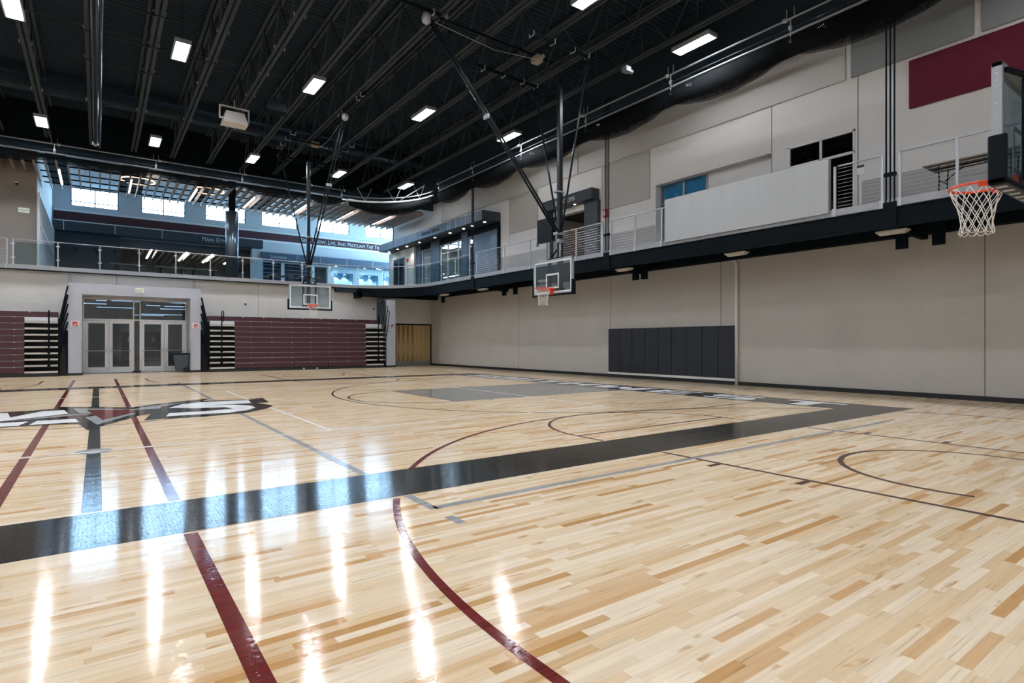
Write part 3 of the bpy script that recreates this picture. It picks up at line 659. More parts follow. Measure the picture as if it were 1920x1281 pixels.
# side entrance: wood double door
d = struct(empty('door_7', (15.68, YW-.02, 0)))
mb = MB(); mb.box(14.46, 14.51, YW-.05, YW+.12, 0, 2.55); mb.box(16.84, 16.895, YW-.05, YW+.12, 0, 2.55); mb.box(14.46, 16.895, YW-.05, YW+.12, 2.48, 2.56); mb.build('frame', 'black_steel', d)
m2 = bpy.data.materials.new('veneer_flame'); m2.use_nodes = True; M['veneer_flame'] = m2
n_ = m2.node_tree; b_ = n_.nodes['Principled BSDF']; b_.inputs['Roughness'].default_value = .4
t_ = n_.nodes.new('ShaderNodeNewGeometry'); s_ = n_.nodes.new('ShaderNodeSeparateXYZ'); n_.links.new(t_.outputs['Position'], s_.inputs[0])
def mth_(op, a, b2=None):
    x = n_.nodes.new('ShaderNodeMath'); x.operation = op
    for i, v in enumerate((a, b2)):
        if v is None: continue
        if isinstance(v, (int, float)): x.inputs[i].default_value = v
        else: n_.links.new(v, x.inputs[i])
    return x.outputs[0]
# book-matched veneer: mirrored leaves with dark heartwood tongues
fx = mth_('ABSOLUTE', mth_('SUBTRACT', mth_('FRACT', mth_('DIVIDE', s_.outputs[0], .3)), .5))
zz = mth_('ABSOLUTE', mth_('SUBTRACT', s_.outputs[2], 1.0))
tongue = mth_('GREATER_THAN', mth_('ADD', fx, mth_('MULTIPLY', zz, .28)), .52)
left = mth_('LESS_THAN', s_.outputs[0], 15.68)
mk = mth_('MULTIPLY', tongue, mth_('ADD', mth_('MULTIPLY', left, .72), .25))
mx_ = n_.nodes.new('ShaderNodeMix'); mx_.data_type = 'RGBA'; mx_.inputs[6].default_value = lin('#b39868'); mx_.inputs[7].default_value = lin('#7d5c30')
n_.links.new(mk, mx_.inputs[0]); n_.links.new(mx_.outputs[2], b_.inputs['Base Color'])
for k, (a, b2) in enumerate(((14.51, 15.67), (15.69, 16.84))):
    lf = bx('door_leaf', 'veneer_flame', d, a, b2, YW-.02, YW+.03, .01, 2.47); bx('kick_plate', 'dull_steel', d, a+.02, b2-.02, YW-.03, YW-.02, .02, .28)
MB().tube([(15.74, YW-.03, 1.0), (15.74, YW-.09, 1.0), (15.88, YW-.09, 1.0)], .014, 8).build('handle', 'chrome', d); bx('handle_plate', 'dull_steel', d, 15.71, 15.77, YW-.03, YW-.02, .92, 1.12)

# bleachers
def bleacher(name, label, x0, x1, p0, p1, rails, rowtops, seams):
    r = empty(name, ((x0+x1)/2, 30.2, 0), label, 'bleachers')
    bx('base', 'sill_black', r, x0, x1, 30.2, 31.7, 0, .15); bx('carcass', 'gap_black', r, x0+.02, x1-.02, 30.55, 31.7, .15, 2.42)
    for k in range(9):
        z0, z1 = .15+k*.2555, .15+(k+1)*.2555; yf = 30.2+.012*k
        if p1 > p0:
            rb = bx('row_panel', 'seat_maroon', r, p0, p1, yf, yf+.3, z0+.012, z1-.02, bevel=.012)
            bx('seat_edge', 'dull_steel', r, p0, p1, yf+.01, yf+.3, z1-.014, z1+.004)
            for s_x in seams: bx('row_bracket', 'white_metal', rb, s_x-.02, s_x+.02, yf-.012, yf+.002, z1-.03, z1-.005)
        for a, b2 in ((x0, p0), (p1, x1)):
            if b2-a > .05 and k < 9: bx('tread', 'tread_white', r, a+.01, b2-.01, yf, yf+.25, z0+.0, z0+.07)
    for a, b2 in ((x0, p0), (p1, x1)):
        if b2-a > .05: bx('tread_riser', 'pale_trim', r, a+.01, b2-.01, 30.32, 30.5, 2.28, 2.44)
    tb = bx('top_board', 'seat_maroon', r, rowtops[0], rowtops[1], 30.45, 30.8, 2.45, 2.67, bevel=.01)
    x = rowtops[0]+.6
    while x < rowtops[1]: bx('row_bracket', 'white_metal', tb, x-.02, x+.02, 30.43, 30.452, 2.63, 2.67); x += .95
    for x in rails:
        mb = MB(); mb.tube([(x, 30.1, .35), (x, 30.1, 2.72)], .028, 8)
        if x > 4: mb.tube([(x, 30.1, 2.7), (x, 30.1, 2.85), (x+.04, 30.12, 2.92), (x+.09, 30.15, 2.85), (x+.09, 30.15, 2.4)], .022, 8)
        for z in (.4, .95, 1.5, 2.05): mb.box(x-.05, x+.05, 30.06, 30.16, z, z+.08); mb.tube([(x, 30.1, z+.04), (x, 30.22, z+.04)], .02, 6)
        mb.build('hand_rail', 'black_steel', r)
    return r
def seams(a, b2, st=.97):
    out = []; x = a+.72
    while x < b2: out.append(x); x += st
    return out
bl1 = bleacher('bleachers', 'closed maroon bleachers left of the grey door portal', -9.5, -1.33, -9.5, -2.41, [-1.62], (-9.5, -1.34), seams(-9.5+.25, -2.41))
bl2 = bleacher('bleachers', 'closed maroon bleachers right of the door portal under far hoop', 4.30, 13.03, 5.38, 12.0, [4.78, 12.65], (4.23, 12.71), seams(5.38, 12.0))
for x in (8.15, 9.9): bx('divider_slot', 'gap_black', bl2, x-.02, x+.02, 30.18, 30.2, 0, .42)
for x in (8.62, 9.3): bx('floor_plate', 'white_metal', bl2, x-.035, x+.035, 30.16, 30.2, .03, .1)
for x in (4.7, 5.5): bx('floor_plate', 'dull_steel', bl2, x-.015, x+.015, 30.18, 30.2, .06, .09)
# folded end rails (raked frames beside the portal)
def end_rails(par, x0, x1, top, n=6):
    for k in range(n):
        dz = k*.42; mb = MB()
        a = (x1, 30.45+.03*k, top-dz*.9); b2 = (x0, 30.25+.03*k, max(.35, top-1.75-dz*.55))
        if a[2]-b2[2] < .3: continue
        mb.bar(a, b2, .06, .13); 
        for q in (.2, .5, .8):
            c = Vector(a).lerp(Vector(b2), q); mb.box(c.x-.015, c.x+.045*(1 if x1 > x0 else -1)+.01, c.y-.06, c.y, c.z-.01, c.z+.012)
        mb.build('end_rail', 'black_steel', par)
    bx('end_skirt', 'gap_black', par, min(x0, x1), max(x0, x1), 30.62, 31.7, 0, 1.9)
end_rails(bl1, -1.33, -1.02, 3.78); end_rails(bl2, 4.28, 3.97, 3.52)
MB().poly([(-1.3, 30.4, 0), (-1.03, 30.4, 0), (-1.2, 30.4, 1.4)]).build('curtain_wedge', 'gap_black', bl1)
mb = MB()
for k, (xa, z1) in enumerate(((12.72, 3.75), (12.95, 3.45), (13.08, 3.2))):
    y = 30.25+.04*k; mb.tube([(xa, y, 2.5-.3*k), (xa+.2, y, z1-.08), (xa+.23, y, z1), (xa+.32, y, z1), (xa+.34, y, z1-.12), (xa+.16, y, 2.3-.3*k)], .022, 6)
mb.build('end_rail', 'dark_pipe', bl2)
for k in range(7): bx('rail_foot', 'rail_grey', bl2, 12.98, 13.12, 30.15, 30.24, .42+k*.255, .45+k*.255)
# antenna-like ladder brackets above the portal
for x, l in ((-1.0, 'small grey lattice bracket on far wall above left corner of the portal'), (3.83, 'small grey lattice bracket on far wall above right corner of the portal')):
    mb = MB()
    for dx in (-.05, .05): mb.box(x+dx-.008, x+dx+.008, YW-.06, YW-.02, 3.96, 4.4)
    for k in range(5): mb.bar((x-.05, YW-.04, 4.0+k*.08), (x+.05, YW-.04, 4.06+k*.08), .01, .01)
    mb.box(x-.05, x+.05, YW-.05, YW, 4.36, 4.4); tag(mb.build('lattice_bracket', 'dull_steel', None), l, 'bracket', 'lattice brackets above the portal')

def small_sign(name, m, a, label, cat, txt=None, tm='black_paint', facing='-Y', size=.12):
    o = bx(name, m, None, *a, bevel=.006); tag(o, label, cat)
    if txt:
        if facing == '-Y': text('lettering', txt, tm, o, ((a[0]+a[1])/2, a[2]-.004, a[4]+.04), size, '-Y', .004, 'CENTER')
        else: text('lettering', txt, tm, o, (a[0]-.004, (a[2]+a[3])/2, a[4]+.04), size, '-X', .004, 'CENTER')
    return o
small_sign('exit_sign', 'exit_face', (1.35, 1.68, 30.44, 30.5, 3.63, 3.83), 'pale green exit sign on the grey portal over the doors', 'exit sign', 'EXIT', 'red', size=.15)
small_sign('exit_sign', 'exit_face', (-2.95, -2.55, 34.42, 34.5, 7.38, 7.60), 'pale green exit sign on the taupe wall at upper left', 'exit sign', '<EXIT', 'red', size=.15)
for nm, a, l in (('fire_strobe', (-.86, -.70, 30.42, 30.5, 2.12, 2.28), 'red fire alarm strobe on left leg of the portal'), ('fire_strobe', (3.66, 3.80, 30.42, 30.5, 2.12, 2.26), 'red fire alarm strobe on right leg of the portal'), ('fire_strobe', (13.6, 13.7, 30.42, 30.5, 2.28, 2.42), 'red fire alarm strobe on the pier beside wooden doors')):
    o = bx(nm, 'red', None, *a, bevel=.006); tag(o, l, 'fire alarm', 'fire alarm strobes')
    bx('strobe_lens', 'white_metal', o, (a[0]+a[1])/2-.03, (a[0]+a[1])/2+.03, a[2]-.02, a[2], a[4]+.02, a[4]+.07)
    if a[0] < 13: bx('back_plate', 'white_metal', o, a[0]-.07, a[1]+.07, 30.48, 30.5, a[4]-.06, a[5]+.06)
def cctv(loc, label):
    o = empty('security_camera', loc, label, 'camera'); x, y, z = loc
    bx('mount', 'white_metal', o, x-.05, x+.05, y-.06, y, z-.02, z+.08, bevel=.01)
    MB().lathe([(.0, -.09), (.035, -.07), (.05, -.03), (.05, 0)], (x, y-.07, z), 12).build('dome', 'pad_black', o, smooth=True)
cctv((6.15, YW, 3.42), 'small white camera on far wall right of the portal'); cctv((13.1, YW, 3.42), 'small camera on far wall just right of far backboard'); cctv((-3.0, 34.5, 8.7), 'small camera high on the taupe wall above exit sign')
# wheeled bin
r = empty('trash_bin', (3.2, 31.0, 0), 'grey wheeled trash bin in front of rightmost glass door', 'trash bin')
mb = MB()
lo = [(2.98, 30.75), (3.42, 30.75), (3.42, 31.2), (2.98, 31.2)]; hi = [(2.86, 30.65), (3.5, 30.65), (3.5, 31.3), (2.86, 31.3)]
a_ = [mb.bm.verts.new((x, y, .05)) for x, y in lo]; c_ = [mb.bm.verts.new((x, y, .84)) for x, y in hi]
mb.bm.faces.new(a_[::-1]); mb.bm.faces.new(c_)
for i in range(4): mb.bm.faces.new((a_[i], a_[(i+1) % 4], c_[(i+1) % 4], c_[i]))
mb.build('tub', 'bin_grey', r, bevel=.02); MB().box(2.8, 3.6, 30.62, 31.34, .84, .9).build('lid', 'pad_black', r, bevel=.02)
MB().tube([(3.5, 30.7, .86), (3.62, 30.7, .84), (3.62, 31.2, .84), (3.5, 31.2, .86)], .018, 6).build('handle', 'pad_black', r)
for y in (30.68, 31.22): MB().tube([(3.36, y, .12), (3.36, y+.06, .12)], .12, 20).build('wheel', 'rubber', r)

# ================================================================ RIGHT WALL FITTINGS
ords = ['leftmost', 'second from left', 'third from left', 'fourth from left', 'middle', 'fourth from right', 'third from right', 'second from right', 'rightmost']
pw = (16.53-10.8)/9
for i in range(9):
    y1 = 16.53-pw*i; o = bx('wall_pad', 'mat_navy', None, XW-.05, XW, y1-pw+.006, y1-.006, .22, 1.95, bevel=.015)
    tag(o, 'navy vinyl safety pad on right wall, %s of the nine' % ords[i], 'wall pad', 'safety pads on the right wall')
tag(bx('pad_rail', 'white_metal', None, XW-.04, XW, 10.8, 16.55, .13, .20), 'long white rail under the navy wall pads', 'rail')
mb = MB(); mb.tube([(XW-.07, 10.74, 0), (XW-.07, 10.74, 3.95), (XW-.07, 10.82, 4.08), (XW-.07, 11.0, 4.12)], .05, 12)
tag(mb.build('downpipe', 'white_metal', None, smooth=True), 'white vertical pipe on right wall beside the navy pads', 'pipe')
# conduit run under the balcony
mb = MB(); mb.tube([(16.55, -4, 4.07), (16.55, 19.0, 4.07)], .03, 8); mb.tube([(16.5, 19.5, 4.1), (16.5, 29.5, 4.1), (15.6, 31.5, 4.12)], .022, 8)
for y in range(-2, 19, 2): mb.box(16.53, 16.57, y-.02, y+.02, 4.08, 4.28)
tag(mb.build('conduit', 'black_steel', None), 'thin black conduit running under the balcony along right wall', 'pipe')
LY = [5.57, 9.6, 13.98, 18.44, 23.13, 26.89]
ln = ['nearest balcony lamp, under the large basket at right', 'below the long white panel', 'below gap between the two railings', 'just behind the main backboard', 'fifth from the near end', 'farthest, near corner of the gym']
proto = None
for y, l in zip(LY, ln):
    if proto is None:
        r = local_root('balcony_light', '', 'light'); r['group'] = 'lights under the balcony'
        mb = MB(); mb.box(-.13, .13, -.33, .33, -.01, .035); mb.build('housing', 'fixture_grey', r, bevel=.015)
        mb = MB()
        prof = [(-.11, 0), (-.09, -.035), (-.04, -.055), (.04, -.055), (.09, -.035), (.11, 0)]
        mb.bm.faces.ensure_lookup_table()
        n0 = [mb.bm.verts.new((x, -.31 if abs(z) < .01 else -.27, z-.01)) for x, z in prof]; n1 = [mb.bm.verts.new((x, .31 if abs(z) < .01 else .27, z-.01)) for x, z in prof]
        for k in range(5): mb.bm.faces.new((n0[k], n0[k+1], n1[k+1], n1[k]))
        mb.bm.faces.new(n0); mb.bm.faces.new(n1[::-1]); mb.build('diffuser', 'fixture_grey', r)
        for s_ in (-.2, .2): MB().tube([(0, s_, .03), (0, s_, .3)], .01, 6).build('stem', 'black_steel', r)
        proto = r
    else: r = copy_tree(proto)
    place(r, (15.05, y, 3.98))
    r['label'] = 'grey unlit light fixture under balcony, '+l; r['category'] = 'light'
# ---- windows in the upper right wall
wn = struct(empty('window_10', (XW, 8.1, Z2)))
mb = MB()
for y in (7.17, 8.07, 9.0): mb.box(XW-.02, XW+.08, y, y+.06, Z2, 7.28)
for z in (7.22, 6.62): mb.box(XW-.02, XW+.08, 7.17, 9.06, z, z+.07)
mb.build('frame', 'white_metal', wn); bx('pane', 'glass_dark', wn, XW+.02, XW+.03, 7.2, 9.0, Z2, 7.25); 
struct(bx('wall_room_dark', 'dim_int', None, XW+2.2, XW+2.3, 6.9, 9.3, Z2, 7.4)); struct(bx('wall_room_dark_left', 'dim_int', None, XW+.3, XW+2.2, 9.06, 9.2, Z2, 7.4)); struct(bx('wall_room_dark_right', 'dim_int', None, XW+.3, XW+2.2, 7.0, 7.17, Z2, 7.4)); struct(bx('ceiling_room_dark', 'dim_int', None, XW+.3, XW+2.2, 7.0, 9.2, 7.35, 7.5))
wn = struct(empty('window_11', (XW+.3, 13.1, Z2)))
mb = MB()
for y in (12.1, 13.06, 14.06): mb.box(XW+.26, XW+.34, y-.03, y+.03, Z2, 7.27)
mb.box(XW+.26, XW+.34, 12.1, 14.1, 6.55, 6.6); mb.build('frame', 'dull_steel', wn); bx('pane', 'glass_blue', wn, XW+.30, XW+.305, 12.1, 14.09, Z2, 7.26); bx('window_backing', 'teal_backing', wn, XW+.35, XW+.6, 11.9, 14.4, Z2-.1, 7.6); bx('window_head', 'dim_int', wn, XW+.3, XW+.35, 11.9, 14.4, 7.272, 7.6)  # the pane's blue brightness is put into the backing colour
struct(bx('wall_recess', 'wall_beige_up', None, XW+.3, XW+.4, 9.5, 12.07, Z2, 7.35))
struct(bx('wall_recess_side', 'wall_beige_up', None, XW+.3, XW+.4, 14.12, 14.3, Z2, 7.35))
# placards
def wsign(y0, y1, z0, z1, m, l, cat='sign'):
    o = bx('wall_sign', m, None, XW-.015, XW, y0, y1, z0, z1); tag(o, l, cat); return o
s1 = wsign(6.94, 7.12, 6.0, 6.24, 'paper', 'small framed notice on the wall right of dark upper doorway'); bx('notice_header', 'sign_dark', s1, XW-.017, XW-.015, 6.94, 7.12, 6.17, 6.24)
s2 = wsign(19.2-.9, 19.35-.9, 6.1, 6.3, 'sign_dark', 'tiny dark room sign on upper wall left of the restrooms'); s2.location.y = 21.2; s2.location.z = 5.95
wsign(21.9, 22.2, 7.55, 7.75, 'paper', 'small white box on tan panel left of the restroom portal', 'alarm')
fe = bx('fire_sign', 'red', None, XW-.12, XW, 16.55, 16.75, 6.52, 6.86); tag(fe, 'red fire extinguisher sign jutting from wall right of restrooms', 'sign'); bx('sign_symbol', 'paper', fe, XW-.124, XW-.12, 16.60, 16.70, 6.6, 6.78)
# ---- restroom portal
r = empty('restroom_portal', (XW, 18.7, Z2), 'dark wood restroom portal with lettered header on upper right wall', 'portal')
bx('header', 'dark_wood', r, 16.46, XW, 17.1, 20.32, 7.35, 7.80)
bx('jamb', 'dark_wood', r, 16.72, XW, 17.02, 17.82, Z2, 7.35); bx('jamb', 'dark_wood', r, 16.72, XW, 20.05, 20.32, Z2, 7.35)
text('lettering', 'RESTROOMS', 'letter_silver', r, (16.45, 19.55, 7.47), .27, '-X', .02, sx=.95)
for i, (x, y) in enumerate(((16.62, 18.3), (16.65, 19.4))): MB().lathe([(.05, 0), (.05, .01)], (x, y, 7.338), 12).build('downlight', 'downlight', r)
struct(B(XW+.3, 19.6, 17.6, 20.3, 7.12, 7.25).build('ceiling_restroom', 'dim_int', None)); struct(B(19.5, 19.6, 17.6, 20.3, Z2, 7.2).build('wall_restroom', 'wall_taupe', None)); struct(B(XW+.3, 19.5, 20.1, 20.3, Z2, 7.2).build('wall_restroom_left', 'wall_taupe', None)); struct(B(XW+.3, 19.5, 17.6, 17.82, Z2, 7.2).build('wall_restroom_right', 'wall_beige_up', None))
for i, (x, y) in enumerate(((17.9, 18.5), (18.6, 19.3))):
    o = MB().lathe([(.06, 0), (.06, .012)], (x, y, 7.105), 14).build('recessed_light', 'downlight', None); tag(o, ['recessed ceiling light just inside the restroom opening', 'recessed ceiling light deeper inside the restroom opening'][i], 'light', 'restroom lights')
# ---- athletic offices canopy
r = empty('office_canopy', (XW, 30, 7.6), 'long blue grey canopy lettered for the athletic offices', 'canopy')
bx('fascia', 'dark_wood_blue', r, 15.75, 15.8, 24.3, 37.3, 7.65, 8.14); bx('soffit', 'dark_wood', r, 15.8, XW, 24.34, 37.3, 7.66, 7.72); bx('end_face', 'dark_wood', r, 15.76, XW, 24.28, 24.34, 7.66, 8.14); bx('top', 'dark_wood', r, 15.8, XW, 24.34, 37.3, 8.08, 8.13)
for y in (25.9, 26.9, 27.55, 27.75): bx('fascia_joint', 'letter_silver', r, 15.742, 15.75, y-.012, y+.012, 7.66, 8.13)
for y in (29.9, 31.5, 33.2, 35.0): bx('fascia_joint', 'sign_dark', r, 15.744, 15.75, y-.006, y+.006, 7.66, 8.13)
text('lettering', 'Athletic Offices', 'sign_dark', r, (15.74, 31.0, 7.80), .34, '-X', .02, small=.8, sx=.9)
for i, y in enumerate((24.8, 26.0, 26.9, 28.4, 30.2, 32.2, 34.0, 35.4, 36.8)):
    MB().lathe([(.07, 0), (.07, .012)], (16.25, y, 7.645), 14).build('downlight', 'downlight', r)
    if i % 2 == 0:
        ld = bpy.data.lights.new('canopy_downlight', 'SPOT'); ld.energy = 60; ld.spot_size = 1.7; ld.spot_blend = .6; ld.color = (1, .9, .75); ld.shadow_soft_size = .06
        lo = bpy.data.objects.new('canopy_downlight', ld); COL.objects.link(lo); lo.location = (16.3, y, 7.6)
# office front
fr = struct(empty('window_12', (XW, 30, Z2)))
mb = MB()
for y in (27.36, 28.55, 29.75, 30.6, 33.1, 26.9, 31.75): mb.box(XW-.04, XW+.05, y-.03, y+.03, Z2, 7.35)
for z in (6.75, 7.31, Z2+.0): mb.box(XW-.03, XW+.04, 26.74, 33.7, z, z+.05)
mb.build('frame', 'pale_trim', fr)
for a, b_ in ((26.74, 27.36), (28.1, 30.6), (31.75, 33.1)): bx('pane', 'glass', fr, XW+.005, XW+.012, a, b_, Z2, 7.33)
for a, b_ in ((27.36, 28.05), (30.62, 31.75), (33.1, 33.75)): bx('column_panel', 'dark_wood_blue', fr, XW-.12, XW+.1, a, b_, Z2, 7.66)
bx('wood_panel', 'dark_wood_blue', fr, XW-.08, XW, 24.42, 26.74, Z2, 7.35); bx('panel_edge', 'black_steel', fr, XW-.14, XW, 24.28, 24.42, Z2, 7.66); bx('head_band', 'black_steel', fr, XW-.1, XW, 24.42, 33.75, 7.33, 7.66)
struct(B(XW+.3, 21.5, 26.0, 26.3, Z2, 7.6).build('wall_office', 'int_white', None)); struct(B(21.4, 21.5, 26.3, 34.2, Z2, 7.6).build('wall_office_back', 'int_white', None)); struct(B(XW+.3, 21.4, 34.0, 34.2, Z2, 7.6).build('wall_office_left', 'int_white', None)); struct(B(XW+.3, 21.5, 26.0, 34.2, 7.6, 7.7).build('ceiling_office', 'int_white', None))
for i, y in enumerate((27.6, 29.8, 32.2)):
    o = bx('ceiling_panel_light', 'troffer', None, 18.2, 18.8, y-.6, y+.6, 7.56, 7.598); tag(o, ['office ceiling light behind the rightmost office window', 'office ceiling light behind the glass office doors', 'office ceiling light behind left office window'][i], 'light', 'office ceiling lights')
od = struct(bx('door_8', 'wood_lt', None, 19.5, 20.4, 26.3, 26.36, Z2, 6.8))
o = empty('office_chair', (17.9, 28.3, Z2), 'black office chair behind the office glass', 'chair')
bx('seat', 'rubber', o, 17.65, 18.15, 28.05, 28.55, Z2+.42, Z2+.5, bevel=.02); bx('backrest', 'rubber', o, 18.1, 18.16, 28.07, 28.53, Z2+.55, Z2+1.05, bevel=.02); MB().tube([(17.9, 28.3, Z2+.05), (17.9, 28.3, Z2+.42)], .03, 8).build('stem', 'rubber', o)
mb = MB()
for k in range(5): a = 2*PI*k/5; mb.tube([(17.9, 28.3, Z2+.1), (17.9+.28*math.cos(a), 28.3+.28*math.sin(a), Z2+.03)], .018, 6)
mb.build('star_base', 'rubber', o)
# pier at the far end of the offices with its window
mb = MB(); mb.box(XW-.25, XW+.02, 33.78, 37.72, Z2, 7.66); pz = struct(mb.build('trim_5', 'tan_paint', None)); pz.data.materials[0] = M['wall_beige_up']
bx('window_pane', 'glass_dark', pz, XW-.262, XW-.25, 35.2, 36.95, Z2+.02, 7.12); mb = MB()
for y in (35.2, 36.05, 36.92): mb.box(XW-.28, XW-.25, y-.025, y+.025, Z2, 7.15)
mb.box(XW-.28, XW-.25, 35.2, 36.95, 7.1, 7.15); mb.build('window_frame', 'dull_steel', pz); bx('window_backing', 'navy_flag', pz, XW-.256, XW-.251, 35.2, 36.92, Z2, 7.1)
o = bx('fire_strobe', 'red', None, XW-.33, XW-.25, 34.6, 34.75, 6.75, 6.98); tag(o, 'red fire alarm strobe on beige pier of the offices', 'fire alarm', 'fire alarm strobes')

# ---- railings
def rail_cable(name, label, pts, posts, dbl=()):
    r = empty(name, (pts[0][0], pts[0][1], Z2), label, 'railing')
    zt = 5.74
    MB().tube([(x, y, zt) for x, y in pts], .022, 8).build('top_rail', 'rail_grey', r, smooth=True)
    for x, y in posts:
        mb = MB(); mb.box(x-.018, x+.018, y-.026, y+.026, 4.5, zt); mb.box(x-.05, x-.018, y-.045, y+.045, 4.5, 4.70); mb.build('post', 'rail_grey', r)
    for k in range(11):
        z = Z2+.1+k*.092; MB().tube([(x, y, z) for x, y in pts], .0045, 5).build('cable', 'cable', r)
    return r
def rail_glass(name, label, pts, posts, zt=5.74):
    r = empty(name, (pts[0][0], pts[0][1], Z2), label, 'railing')
    MB().tube([(x, y, zt) for x, y in pts], .022, 8).build('top_rail', 'rail_grey', r, smooth=True)
    for (x, y) in posts:
        mb = MB(); mb.box(x-.02, x+.02, y-.02, y+.02, 4.5, zt); p = mb.build('post', 'rail_grey', r)
        mb = MB(); mb.box(x-.07, x+.07, y-.03, y+.03, 4.95, 4.985); mb.box(x-.07, x+.07, y-.03, y+.03, 5.54, 5.575); mb.build('glass_clamp', 'chrome', p)
    for (xa, ya), (xb, yb) in zip(posts, posts[1:]):
        d = Vector((xb-xa, yb-ya)); L_ = d.length; d.normalize(); e = .05
        MB().bar((xa+d.x*e, ya+d.y*e, 5.17), (xb-d.x*e, yb-d.y*e, 5.17), .012, .92).build('glass_pane', 'glass_rail', r)
    return r
gp = [(-2.87+1.475*i, YE) for i in range(10)] 
gp = [(x, y) for x, y in gp if x < 10.9]
def onfil(a): return (10.8+4*math.sin(a), 27.6+4*math.cos(a))
gp += [onfil(a) for a in (.30, .66, 1.02, 1.38)] + [(XE, 26.75), (XE, 25.3), (XE, 23.9)]
path = [(-2.87, YE), (10.8, YE)] + FIL[1:] + [(XE, 23.9)]
rail_glass('glass_railing', 'glass panel railing with grey posts around far upper balcony', path, gp)
rail_cable('cable_railing', 'short stretch of cable railing at the far left of upper balcony', [(-9.0, YE), (-3.06, YE)], [(-6.0, YE), (-4.5, YE), (-3.06, YE)])
rail_cable('cable_railing', 'cable railing on right balcony in front of restrooms', [(XE, 23.3), (XE, 14.78)], [(XE, y) for y in (23.3, 20.95, 19.07, 17.85, 16.2, 14.78)])
rail_cable('cable_railing', 'short cable railing between hanging pipes and white panel', [(XE, 14.38), (XE, 11.98)], [(XE, 14.38), (XE, 13.25), (XE, 12.12)])
rail_cable('cable_railing', 'short cable railing right of white panel before dark doorway', [(XE, 6.68), (XE, 5.69)], [(XE, 6.75), (XE, 5.69)])
rail_cable('cable_railing', 'cable railing in front of folding table at right', [(XE, 5.33), (XE, -4)], [(XE, 5.33), (XE, 4.26), (XE, 3.2), (XE, 2.1), (XE, 0.6), (XE, -1)])
o = bx('white_panel', 'grey_panel', None, XE-.10, XE-.05, 6.87, 11.92, 4.60, 5.96, origin=(XE-.07, 9.4, 4.6)); tag(o, 'long pale grey board fixed outside the right balcony railing', 'panel')
bx('panel_end', 'dull_steel', o, XE-.05, XE+.06, 6.87, 6.9, 4.60, 5.96); bx('panel_end', 'dull_steel', o, XE-.05, XE+.06, 11.89, 11.92, 4.60, 5.96)
# hanging rods
for y, l in ((5.52, 'dark hanging rods from roof to balcony edge near the folding table'), (14.56, 'dark hanging rods beside restroom portal'), (23.6, 'dark hanging rods at start of the glass railing')):
    r = empty('hanger_rods', (XE-.02, y, 4.5), l, 'hanger', 'hanger rods of the balcony')
    for dy in (-.085, 0, .085): MB().tube([(XE-.02, y+dy, 4.55), (XE-.02, y+dy, ZC)], .019, 8).build('rod', 'black_steel', r)
    bx('coupler', 'black_steel', r, XE-.07, XE+.02, y-.12, y+.12, 5.22, 5.3); bx('coupler', 'black_steel', r, XE-.05, XE+.02, y-.12, y+.12, 4.5, 4.6)
# folding table on the right balcony
r = empty('folding_table', (15.5, 4.1, Z2), 'grey folding table with black legs behind the right railing', 'table')
bx('table_top', 'table_top', r, 15.1, 15.9, 3.2, 5.0, Z2+.70, Z2+.74, bevel=.01)
for y, s_ in ((4.72, -1), (3.48, 1)):
    mb = MB(); mb.tube([(15.2, y, Z2+.7), (15.25, y, Z2+.35), (15.2, y, Z2)], .014, 6); mb.tube([(15.8, y, Z2+.7), (15.75, y, Z2+.35), (15.8, y, Z2)], .014, 6)
    mb.tube([(15.22, y, Z2+.15), (15.78, y, Z2+.15)], .012, 6); mb.tube([(15.5, y, Z2+.35), (15.5, y+s_*.45, Z2+.69)], .011, 6); mb.tube([(15.23, y, Z2+.36), (15.77, y, Z2+.36)], .012, 6); mb.build('leg_frame', 'pad_black', r)
MB().tube([(15.5, 3.3, Z2+.68), (15.5, 4.9, Z2+.68)], .012, 6).build('cross_bar', 'pad_black', r)

# ================================================================ LOBBY FITTINGS
r = empty('round_column', (5.82, 33.5, Z2), 'round metal clad column at the front of the upper lobby', 'column')
MB().lathe([(.31, 0), (.31, 3.75)], (5.82, 33.5, Z2), 32).build('cladding', 'column_clad', r, smooth=True); MB().lathe([(.17, 3.75), (.17, 8.6)], (5.82, 33.5, Z2), 20).build('steel_core', 'black_steel', r, smooth=True)
# slat canopy
sl = empty('slat_canopy', (4, 33.5, 9.1), 'hung canopy of parallel brown slats over front of the lobby', 'ceiling canopy')
x = -8.6; s0 = None; k = 0
while x < 16.4:
    yb = 37.4 if x > -2.3 else 34.45
    bx('slat', 'slat_brown', sl, x-.02, x+.02, 31.8, yb, 9.26, 9.50); x += .395; k += 1
for y in (32.2, 33.4, 34.8, 36.0, 37.2): bx('cross_bar', 'black_steel', sl, -8.6 if y < 34 else -2.2, 16.4, y-.02, y+.02, 9.50, 9.56)
for i in range(5):
    for y in (32.2, 36.0): MB().tube([(-.5+4*i, y, 9.55), (-.5+4*i, y, 11.42 if y > 36.8 else 13.3)], .006, 5).build('suspension_rod', 'black_steel', sl)
for i, (x, l) in enumerate(((-1.45, 'leftmost linear light between canopy slats'), (1.32, 'linear light between slats under the left ring pendant'), (4.12, 'linear light between slats left of the round column'), (6.9, 'linear light between slats just right of the round column'), (9.7, 'linear light between slats behind far hoop mast'), (12.4, 'second linear light from the right between slats'), (14.8, 'rightmost linear light between slats near offices canopy'))):
    o = bx('linear_light', 'glow_strip', None, x-.045, x+.045, 33.4, 36.2, 9.27, 9.35); tag(o, l, 'light', 'linear lights of the slat canopy'); bx('housing', 'white_metal', o, x-.05, x+.05, 33.4, 36.2, 9.35, 9.41)
